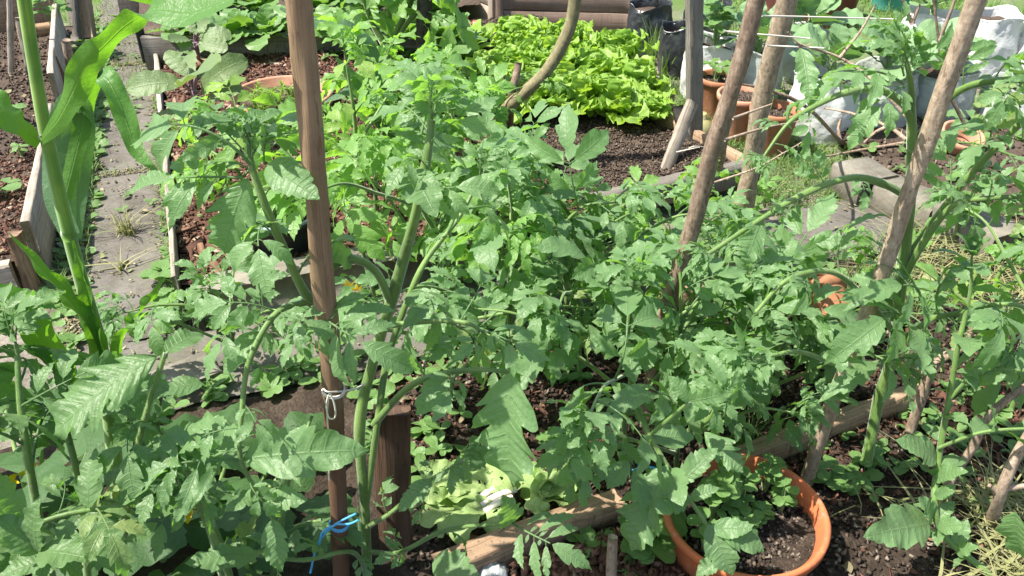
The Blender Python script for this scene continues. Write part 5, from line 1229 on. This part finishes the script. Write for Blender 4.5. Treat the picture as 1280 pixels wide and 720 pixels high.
# lettuce: frilly rosettes
def frill(L, Wd, seed):
    g = np.random.default_rng(seed); nt, nh = 34, 7
    V, F, UV = leaflet(L, Wd, nt, nh, 0, 0, .25, g.uniform(-.5, .7), 0, .15, (.5, .28), seed=seed, quilt=.02)
    t = UV[:, 1]; s = UV[:, 0] * 2 - 1
    edge = np.maximum(np.abs(s)**2.2, .8 * t**6)
    V = V.copy()
    V[:, 2] += edge * L * .11 * np.sin(t * 27 + np.sign(s) * 1.3 + g.random() * 6) + L * .035 * edge * np.sin(t * 61 + s * 9)
    V[:, 0] += edge * L * .03 * np.sin(t * 29 + s * 4 + 2); V[:, 1] += edge * L * .03 * np.sin(t * 41 + s * 3 + 1)
    return V, F, UV
FR = [frill(1, .68, 700 + i) for i in range(10)]
def rosette(name, label, cat, c, n, size, lib, mat, seed, e0=.25, e1=1.35, group=None, wide=1., rib=None):
    g = np.random.default_rng(seed + 4000); t = thing(name, label, cat, c, group); mf = MB(); ph = g.random() * 6
    for k in range(n):
        f = k / (n - 1); ph += 2.4; el = e0 + (e1 - e0) * f + g.normal() * .08
        d = np.array([math.cos(ph) * math.cos(el), math.sin(ph) * math.cos(el), math.sin(el)])
        put_leaf(mf, lib[int(g.integers(len(lib)))], np.asarray(c) + [math.cos(ph) * .012, math.sin(ph) * .012, .01 + .02 * f], d, size * g.uniform(.8, 1.1) * (1 - .35 * f), (0, 0, 1) if el < 1.2 else (-math.cos(ph), -math.sin(ph), .1), .45 + .25 * f + g.normal() * .12, g.normal() * .15)
    part('foliage', mf, M[mat], t)
    return t
LG = 'lettuces in the lettuce bed'
LL = ['lettuce at the near right corner of the lettuce bed over bare soil', 'lettuce in the near row of the lettuce bed beside the curved branch foot', 'lettuce left of the curved branch foot, partly behind tomato leaves', 'lettuce second from the near right corner, behind the front one',
      'lettuce in the middle of the lettuce bed right of the curved branch', 'lettuce behind the curved branch in the middle of the bed', 'lettuce at the left edge of the lettuce bed below the beige box', 'lettuce at the far right of the bed in front of the brown planter', 'lettuce at the far end against the brown planter box', 'lettuce in the far left part of the bed beside the beige planter',
      'small lettuce at the right end of the front row over bare soil', 'lettuce in the far middle with the curved branch across it', 'lettuce near the left front of the bed among tomato tips']
lp = [(762, 134, .24), (704, 132, .24), (655, 128, .22), (795, 112, .22), (745, 98, .24), (690, 92, .24), (636, 92, .22), (768, 72, .24), (705, 60, .24), (645, 58, .24), (812, 138, .13), (675, 74, .22), (600, 112, .2)]
for i, (px, py, s) in enumerate(lp):
    c = G(px, py + 12, .10); rosette('lettuce', LL[i], 'lettuce', c, 26, s * .88, FR, 'lettuce', i, .45, 1.45, LG)

# spinach / pak choi rows in the far bed
SP = [oval(1, .62, 800 + i, .045, (.6, 1.0, .3)[i % 3], rip=4) for i in range(8)]
sp_lab = ['leftmost leafy green in the far bed above the maize leaf', 'leafy green above the left end of the grey green board', 'leafy green in the far bed just left of the peeled stake top', 'leafy green in the far bed just right of the peeled stake top', 'leafy green above the board by the pale multi stemmed plant', 'leafy green between the pale stems and the black stake', 'leafy green just right of the black stake top',
          'back row leafy green at the left of the far bed', 'back row leafy green left of the peeled stake', 'back row leafy green right of the peeled stake', 'back row leafy green behind the pale stems', 'back row leafy green by the black stake']
sp_px = [(235, 40), (290, 44), (335, 42), (412, 42), (450, 44), (508, 46), (556, 48), (255, 8), (320, 8), (400, 8), (465, 10), (535, 12)]
for i, (px, py) in enumerate(sp_px):
    rosette('spinach_plant', sp_lab[i], 'leafy green', G(px, py + 6, .17), 16, .22, SP, 'spinach', i, .35, 1.3, 'leafy greens in the far bed')
c = G(585, 66, .05)
t = rosette('pepper_plant', 'yellow green bush with two red fruits below the beige planter', 'pepper plant', c, 22, .22, [oval(1, .4, 840 + i, .02, .5, nt=10, nh=2) for i in range(5)], 'lettuce', 77, .2, 1.4)
for px, py in ((594, 30), (580, 22)):
    mb = MB(); tt = np.linspace(0, PI, 12); lathe(mb, np.stack([.023 * np.sin(tt) + 1e-4, -.02 * np.cos(tt)], 1), P(px, py, 4.72), 20); part('fruit', mb, M['fruit'], t)
rosette('pepper_plant', 'yellow green bush left of the two red fruits, right of the black stake', 'pepper plant', G(562, 80, .05), 22, .22, [oval(1, .4, 850 + i, .02, .5, nt=10, nh=2) for i in range(5)], 'lettuce', 78, .2, 1.4)

# collards in the bags
CO = [oval(1, .78, 900 + i, .035, (.7, 1.1, .4, .9)[i % 4], wpow=(.5, .38), nt=20, nh=4, rip=4, quilt=.02) for i in range(8)]
def collard(label, b, n, size, seed, h=.12):
    g = np.random.default_rng(seed + 5000); t = thing('collard_plant', label, 'collard plant', b, 'collards growing in the pale bags')
    b = np.asarray(b, float); top = b + [0, 0, h]
    mb = MB(); tube(mb, smooth_path([b - [0, 0, .03], (b + top) / 2 + [.01, 0, 0], top], 5), [.015, .014, .012], 10, knob=.1); part('stalk', mb, M['weed_stem'], t)
    ph = g.random() * 6
    for k in range(n):
        f = k / n; ph += 2.4; el = .5 + .75 * f
        d = np.array([math.cos(ph) * math.cos(el), math.sin(ph) * math.cos(el), math.sin(el)])
        s = size * (1 - .4 * f) * g.uniform(.8, 1.15); q = b + (top - b) * (.3 + .7 * f); p0 = q + d * s * .35
        d2 = nrm(d - np.array([0, 0, .3 * (1 - f)]))
        petiole_leaf(t, q, p0, p0 + d2 * s, CO[int(g.integers(8))], 'collard', 'weed_stem', .005, (0, 0, 1), .5 + g.normal() * .18)
cl = ['collard in the bright white bag behind the dark square stake', 'collard between the two bark stakes', 'big collard right of the paler bark stake', 'broad leaved collard above the middle milky bag', 'collard behind the right tomato stem', None, 'collard at the right edge', 'far collard behind the right tomato tip', 'collard low at the right edge behind tomato leaves', 'far broad collard below the maroon tub']
for i, (c, r, h) in enumerate(BAGS):
    if cl[i]: collard(cl[i], c + [0, 0, h - .03], (7, 9, 11, 11, 10, 0, 7, 10, 6, 11)[i], (.14, .18, .19, .19, .17, 0, .15, .2, .13, .22)[i], i, .10)
collard('single pale collard leaf cluster peeping beside the tall bag', G(1238, 150, .05), 4, .12, 20, .2)

# seedlings in the pots behind
def sprout(name, label, cat, c, n, size, mat, seed, h=.08, lib=None, group=None):
    g = np.random.default_rng(seed + 6000); t = thing(name, label, cat, c, group); c = np.asarray(c, float); ms = MB(); mf = MB(); lib = lib or SP
    ph = g.random() * 6
    for k in range(n):
        ph += 2.4; d = np.array([math.cos(ph), math.sin(ph), 0]); hh = h * g.uniform(.5, 1.1); q = c + d * size * .45 * g.random() + [0, 0, hh]
        tube(ms, smooth_path([c + d * .004, (c + q) / 2 + d * .003, q], 4), [.0022, .0015], 5)
        for s_ in (1, -1):
            put_leaf(mf, lib[int(g.integers(len(lib)))], q, nrm(d * g.uniform(.5, 1) + np.array([-d[1], d[0], 0]) * s_ + [0, 0, .35]), size * g.uniform(.6, 1.1), (0, 0, 1), .5 + g.normal() * .2)
    part('stem', ms, M['weed_stem'], t); part('foliage', mf, M[mat], t); return t
RD = [oval(1, .82, 950 + i, .015, .5, wpow=(.5, .45), nt=10, nh=3, rip=3) for i in range(5)]
sprout('seedling', 'young broad leaved seedling in the reddish terracotta pot', 'seedling', G(894, 102, .15), 4, .09, 'weed', 1, .07)
sprout('seedling', 'thin pale seedling in the terracotta pot behind the paler bark stake', 'seedling', G(962, 140, .14), 4, .05, 'weed', 2, .12)
sprout('herb_plant', 'leafy celery like plant behind the square dark stake top', 'herb plant', G(892, 75, .2), 16, .09, 'spinach', 3, .30, LEAFSMALL)
for i, (px, py, n, s, h, lab) in enumerate(((905, 612, 10, .035, .10, 'round leaved seedlings at the back of the orange pot'), (890, 640, 12, .04, .11, 'thick round leaved seedlings in the centre left of the orange pot'), (925, 655, 10, .03, .06, 'small seedlings in the middle of the orange pot'),
                                   (955, 600, 7, .032, .09, 'seedlings spilling over the back rim of the orange pot'), (975, 625, 9, .028, .07, 'sparse seedlings at the right inside of the orange pot'), (880, 675, 6, .035, .08, 'seedlings at the near left of the orange pot'), (905, 665, 10, .022, .05, 'fine seedlings in the near left of the orange pot soil'), (948, 645, 14, .026, .05, 'fine seedlings right of centre in the orange pot'), (920, 628, 9, .03, .10, 'tall round leaved seedlings in the middle back of the orange pot'))):
    sprout('seedling', lab, 'seedling', G(px, py + 14, .10), n, s, 'weed', 10 + i, h, RD, 'seedlings in the orange pot')
for i, (px, py, n, s, h, lab) in enumerate(((1060, 610, 9, .03, .03, 'low trailing weed on dark soil right of the orange pot'), (1083, 585, 3, .05, .06, 'single round leaf weed beside the light bark stake'), (1030, 600, 5, .04, .05, 'small weed at the foot of the light bark stake'), (965, 700, 6, .05, .04, 'bright weed at the near rim of the orange pot'),
                                            (810, 690, 9, .07, .09, 'bright leafy weed left of the orange pot at the bottom'), (835, 660, 7, .05, .08, 'narrow leafed weed against the left rim of the orange pot'), (1010, 470, 8, .05, .1, 'leafy weed behind the grey brown low board'), (700, 560, 8, .05, .06, 'yellow green weed behind the wilted greens'),
                                            (14, 150, 5, .06, .06, 'seedling in the left bed beside the thin pale lath'), (28, 192, 4, .045, .05, 'seedling in the left bed below the other one'), (8, 235, 3, .06, .03, 'pale seedling leaf at the left edge of the left bed'), (72, 42, 8, .1, .2, 'weedy plant by the far boards of the left bed'),
                                            (205, 345, 6, .06, .04, 'weed tuft at the foot of the thin pale strip on the path'), (212, 390, 8, .06, .08, 'leafy weed by the black peg beside the path'), (1190, 300, 10, .06, .25, 'round leaved weed in front of the mossy concrete block'), (1240, 650, 5, .05, .05, 'broad weed among the dry clippings'))):
    sprout('weed_plant', lab, 'weed', G(px, py + 6, .02 if px > 100 else .12), n, s, 'weed', 40 + i, h, RD if i % 2 == 0 else SP)
# feathery herb in black pot, bits in terracotta pot
def feathery(label, c, n, h, r, seed, mat='weed'):
    g = np.random.default_rng(seed + 7000); t = thing('herb_plant', label, 'herb plant', c); mf = MB(); ms = mf; c = np.asarray(c, float)
    for k in range(n):
        a = g.random() * 6.28; rr = r * math.sqrt(g.random()); b = c + [rr * math.cos(a), rr * math.sin(a), 0]; top = b + [g.normal() * .02, g.normal() * .02, h * g.uniform(.6, 1.1)]
        p = smooth_path([b, (b + top) / 2 + [g.normal() * .006, 0, 0], top], 5); tube(ms, p, [.0018, .001], 4)
        for q in p[2:]:
            blades(mf, np.repeat(q[None], 9, 0), (.012, .03), (.003, .006), g, 1.4, 2)
    part('foliage', mf, M[mat], t)
feathery('feathery herb growing in the black pot with a grey rim', PK_C + [0, 0, .10], 26, .12, .10, 1)
feathery('sparse fine leaved seedlings in the wide faded terracotta pot', PB_C + [0, -.05, .06], 13, .08, .12, 2, 'lettuce')
# grass tufts
def tuft(label, c, n, h, seed, mat='grass', w=(.003, .006), lean=.9, cat='grass tuft'):
    g = np.random.default_rng(seed + 8000); mb = MB(); c = np.asarray(c, float)
    pts = c + np.stack([g.normal(0, .015, n), g.normal(0, .015, n), np.zeros(n)], -1); blades(mb, pts, h, w, g, lean, 4)
    return single('grass_tuft', mb, M[mat], label, cat, loc=c)
tuft('grass tuft growing in the joint of the concrete path', G(158, 292, .0), 46, (.05, .13), 1, 'dry', (.003, .007))
tuft('small pale leaf tuft lying on the path below the grass tuft', G(152, 338, .006), 8, (.03, .07), 2, 'dry', (.006, .012), 2.2)
tuft('tall grass clump at the foot of the larger black bag', G(815, 80, -.01), 40, (.15, .30), 3, 'grass', (.004, .007), .35)
tuft('tall grass clump between the lettuce and the smaller black bag', G(830, 95, -.01), 26, (.12, .26), 4, 'grass', (.004, .007), .4)
tuft('fine dark grass clump behind the grey brown low board', G(925, 560, .03), 80, (.06, .16), 5, 'grass', (.0012, .0022), .9)

# squash in the near left corner
def palm(seed):
    g = np.random.default_rng(seed); mb = MB()
    na, nr = 48, 7; an = np.linspace(-2.75, 2.75, na); q = np.linspace(0, 1, nr)
    rad = (1 - .10 * np.cos(an * 5 + PI) - .10 * np.abs(np.sin(an * 9 + seed))) * (1 - .22 * (np.abs(an) / 2.75)**2) * .55
    Rr = q[None] * rad[:, None]; X = Rr * np.cos(an)[:, None]; Y = Rr * np.sin(an)[:, None]
    Z = -.25 * Rr**1.6 + .05 * np.cos(an * 5)[:, None] * Rr + .012 * fbm(X * 9 + seed, Y * 9, seed, 3)
    uv = np.stack(np.broadcast_arrays(.5 + .5 * np.abs(np.sin(an * 2.5))[:, None] * np.ones(nr)[None], q[None] * np.ones(na)[:, None]), -1).reshape(-1, 2)
    return np.stack([X, Y, Z], -1).reshape(-1, 3), gridF(na, nr), uv
PL = [palm(60 + i) for i in range(5)]
def squash(label, c, n, size, h, seed, spread, flowers):
    g = np.random.default_rng(seed + 9000); t = thing('squash_plant', label, 'squash plant', c); c = np.asarray(c, float); ms = MB(); mf = MB(); ph = g.random() * 6
    for k in range(n):
        ph += 2.4; d = np.array([math.cos(ph), math.sin(ph), 0]); rr = spread * math.sqrt((k + .5) / n); q = c + d * rr + [0, 0, h * g.uniform(.6, 1.1) * (1 - .3 * (rr / spread)**2)]
        tube(ms, smooth_path([c + d * rr * .4, (c + d * rr * .6 + q) / 2 + [0, 0, .03], q], 5), [.006, .0045], 7)
        put_leaf(mf, PL[int(g.integers(5))], q, nrm(d + [0, 0, g.normal() * .25]), size * g.uniform(.75, 1.2), nrm([g.normal() * .2, g.normal() * .2 - .15, 1]), .5 + g.normal() * .15)
    part('stem', ms, M['weed_stem'], t); part('foliage', mf, M['squash'], t)
    for f in flowers:
        mb = MB()
        for k in range(5):
            a = k * 1.257; X = nrm([math.cos(a), math.sin(a), .8]); V, F, UV = leaflet(.030, .018, 8, 2, 0, 0, .2, .9, .02, .1, seed=k); mb.add(V @ basis(X, (0, 0, 1)).T + f, F, UV)
        part('flower', mb, M['petal'], t)
squash('squash plant with yellow flowers at the left edge under the tomato leaves', G(40, 680, .02), 22, .17, .20, 1, .42, [G(10, 606, .12), G(35, 592, .12), G(122, 565, .12)])
squash('squash plant with broad dark leaves below the near left tomato leaves', G(230, 690, .02), 20, .16, .16, 2, .36, [G(235, 645, .16), G(160, 685, .16)])

# wilted greens thrown on the soil
t = thing('wilted_greens', 'heap of pale wilted cabbage leaves full of holes behind the near low board', 'wilted greens', G(640, 620, .04))
g = np.random.default_rng(71)
wl = [((620, 622), (545, 600)), ((630, 615), (720, 585)), ((640, 620), (600, 575)), ((615, 625), (560, 650)), ((650, 620), (725, 610)), ((640, 628), (620, 672)), ((600, 620), (530, 625)), ((655, 632), (690, 655)), ((620, 610), (650, 570)), ((660, 610), (740, 640)), ((600, 640), (575, 690)), ((585, 600), (520, 585)), ((575, 630), (520, 660))]
OVC = [oval(1, .55, 680 + i, .07, (1.3, .5, 1.8, -.5, .9)[i % 5], .3, rip=3, nt=20, nh=4) for i in range(8)]
for k_ in range(12):
    a_ = (640 + g.normal() * 55, 622 + g.normal() * 22); wl.append((a_, (a_[0] + g.normal() * 45, a_[1] + g.normal() * 30)))
for i, (a, b_) in enumerate(wl):
    z0 = .05 + .012 * (i % 4); p0 = G(a[0], a[1], z0); p1 = G(b_[0], b_[1], .05 + .02 * (i % 3))
    mb = MB(); leaf_to(mb, OVC[i % 8], p0, p1, nrm([g.normal() * .5, g.normal() * .5 - .2, 1]), .45 + g.normal() * .3, g.normal() * .4, k=.9); part('leaf', mb, M['wilted'], t)
mb = MB()
for a, b_ in (((602, 632), (645, 612)), ((606, 640), (640, 622)), ((596, 626), (632, 606))): tube(mb, smooth_path([G(*a, .07), (G(*a, .07) + G(*b_, .08)) / 2 + [0, 0, .008], G(*b_, .08)], 4), [.009, .007], 8)
part('leaf_stalk', mb, M['string'], t, label='pale broken leaf stalks')

# low weeds on soil and along edges: uncountable ground cover
mb = MB(); g = np.random.default_rng(90)
def cover(pts, size, lib):
    for q in pts:
        ph = g.random() * 6
        for k in range(int(g.integers(3, 6))):
            ph += 2.1; d = nrm([math.cos(ph), math.sin(ph), g.uniform(.1, .7)]); put_leaf(mb, lib[int(g.integers(len(lib)))], q + [0, 0, .01], d, size * g.uniform(.5, 1.2), (0, 0, 1), .5 + g.normal() * .2)
RL = [oval(1, .6, 970 + i, .02, .5, nt=6, nh=1, rip=3) for i in range(5)]
cover(on_soil('D', 420, g, (.2, 2.2, 1.0, 1.9), lambda u, v: (fbm(u * 3, v * 3, 5, 3) > .0) * 1.), .045, RL)
cover(uvpts(110, -.61, -.50, 2.3, 4.4, 0.), .05, RL); cover(uvpts(60, -.5, -.26, 2.9, 6, 0.005)[::2], .03, RL); cover(uvpts(90, -.62, -.5, 3.6, 5.4, 0.), .07, RL)
cover(uvpts(50, -.255, -.22, 2.3, 4.8, 0.), .04, RL); cover(uvpts(60, -.3, 1.8, 2.22, 2.32, 0.01), .045, RL)
cover(uvpts(60, -.5, 1.8, 1.86, 1.97, 0.01), .05, RL)
cover(on_soil('B', 90, g, (.5, 1.15, 2.4, 4.5)), .05, RL); cover(uvpts(260, 1.15, 1.3, 2.3, 3.2, 0.02), .06, RL)
cover(gpts(150, .9, 3.2, 3.0, 4.2, 0), .045, RL); cover(gpts(220, -2.6, -1.2, 4.6, 6.2, -.2), .07, RL)
cover(on_soil('G', 60, g), .05, RL)
single('ground_cover', mb, M['weed'], kind='stuff')
# ================================================================ LIGHT AND CAMERA
SD = nrm([-.66, -.10, 1.12])
el = math.asin(SD[2]); az = math.atan2(SD[0], SD[1])
w = bpy.data.worlds.new('World'); scene.world = w; w.use_nodes = True
nt = w.node_tree; bg = nt.nodes['Background']
sky = nt.nodes.new('ShaderNodeTexSky'); sky.sky_type = 'NISHITA'; sky.sun_disc = False
sky.sun_elevation = el; sky.sun_rotation = az; sky.air_density = 1.2; sky.dust_density = 2.0
nt.links.new(sky.outputs[0], bg.inputs[0]); bg.inputs[1].default_value = .105
ld = bpy.data.lights.new('sun', 'SUN'); ld.energy = 5.0; ld.angle = R(.55); ld.color = (1, .94, .84)
lo = bpy.data.objects.new('sun', ld); COL.objects.link(lo); lo.rotation_euler = Vector(-SD).to_track_quat('-Z', 'Y').to_euler()
cd = bpy.data.cameras.new('camera'); cd.sensor_width = 36; cd.lens = 36 * FPX / 1280; cd.clip_end = 2000; cd.clip_start = .02
co = bpy.data.objects.new('camera', cd); COL.objects.link(co); co.location = (0, 0, CAM_H); co.rotation_euler = (PI / 2 - PITCH, 0, 0)
scene.camera = co
scene.view_settings.view_transform = 'Standard'; scene.view_settings.look = 'None'; scene.view_settings.exposure = 1.28; scene.view_settings.gamma = 1
scene.cycles.max_bounces = 8; scene.cycles.transparent_max_bounces = 8
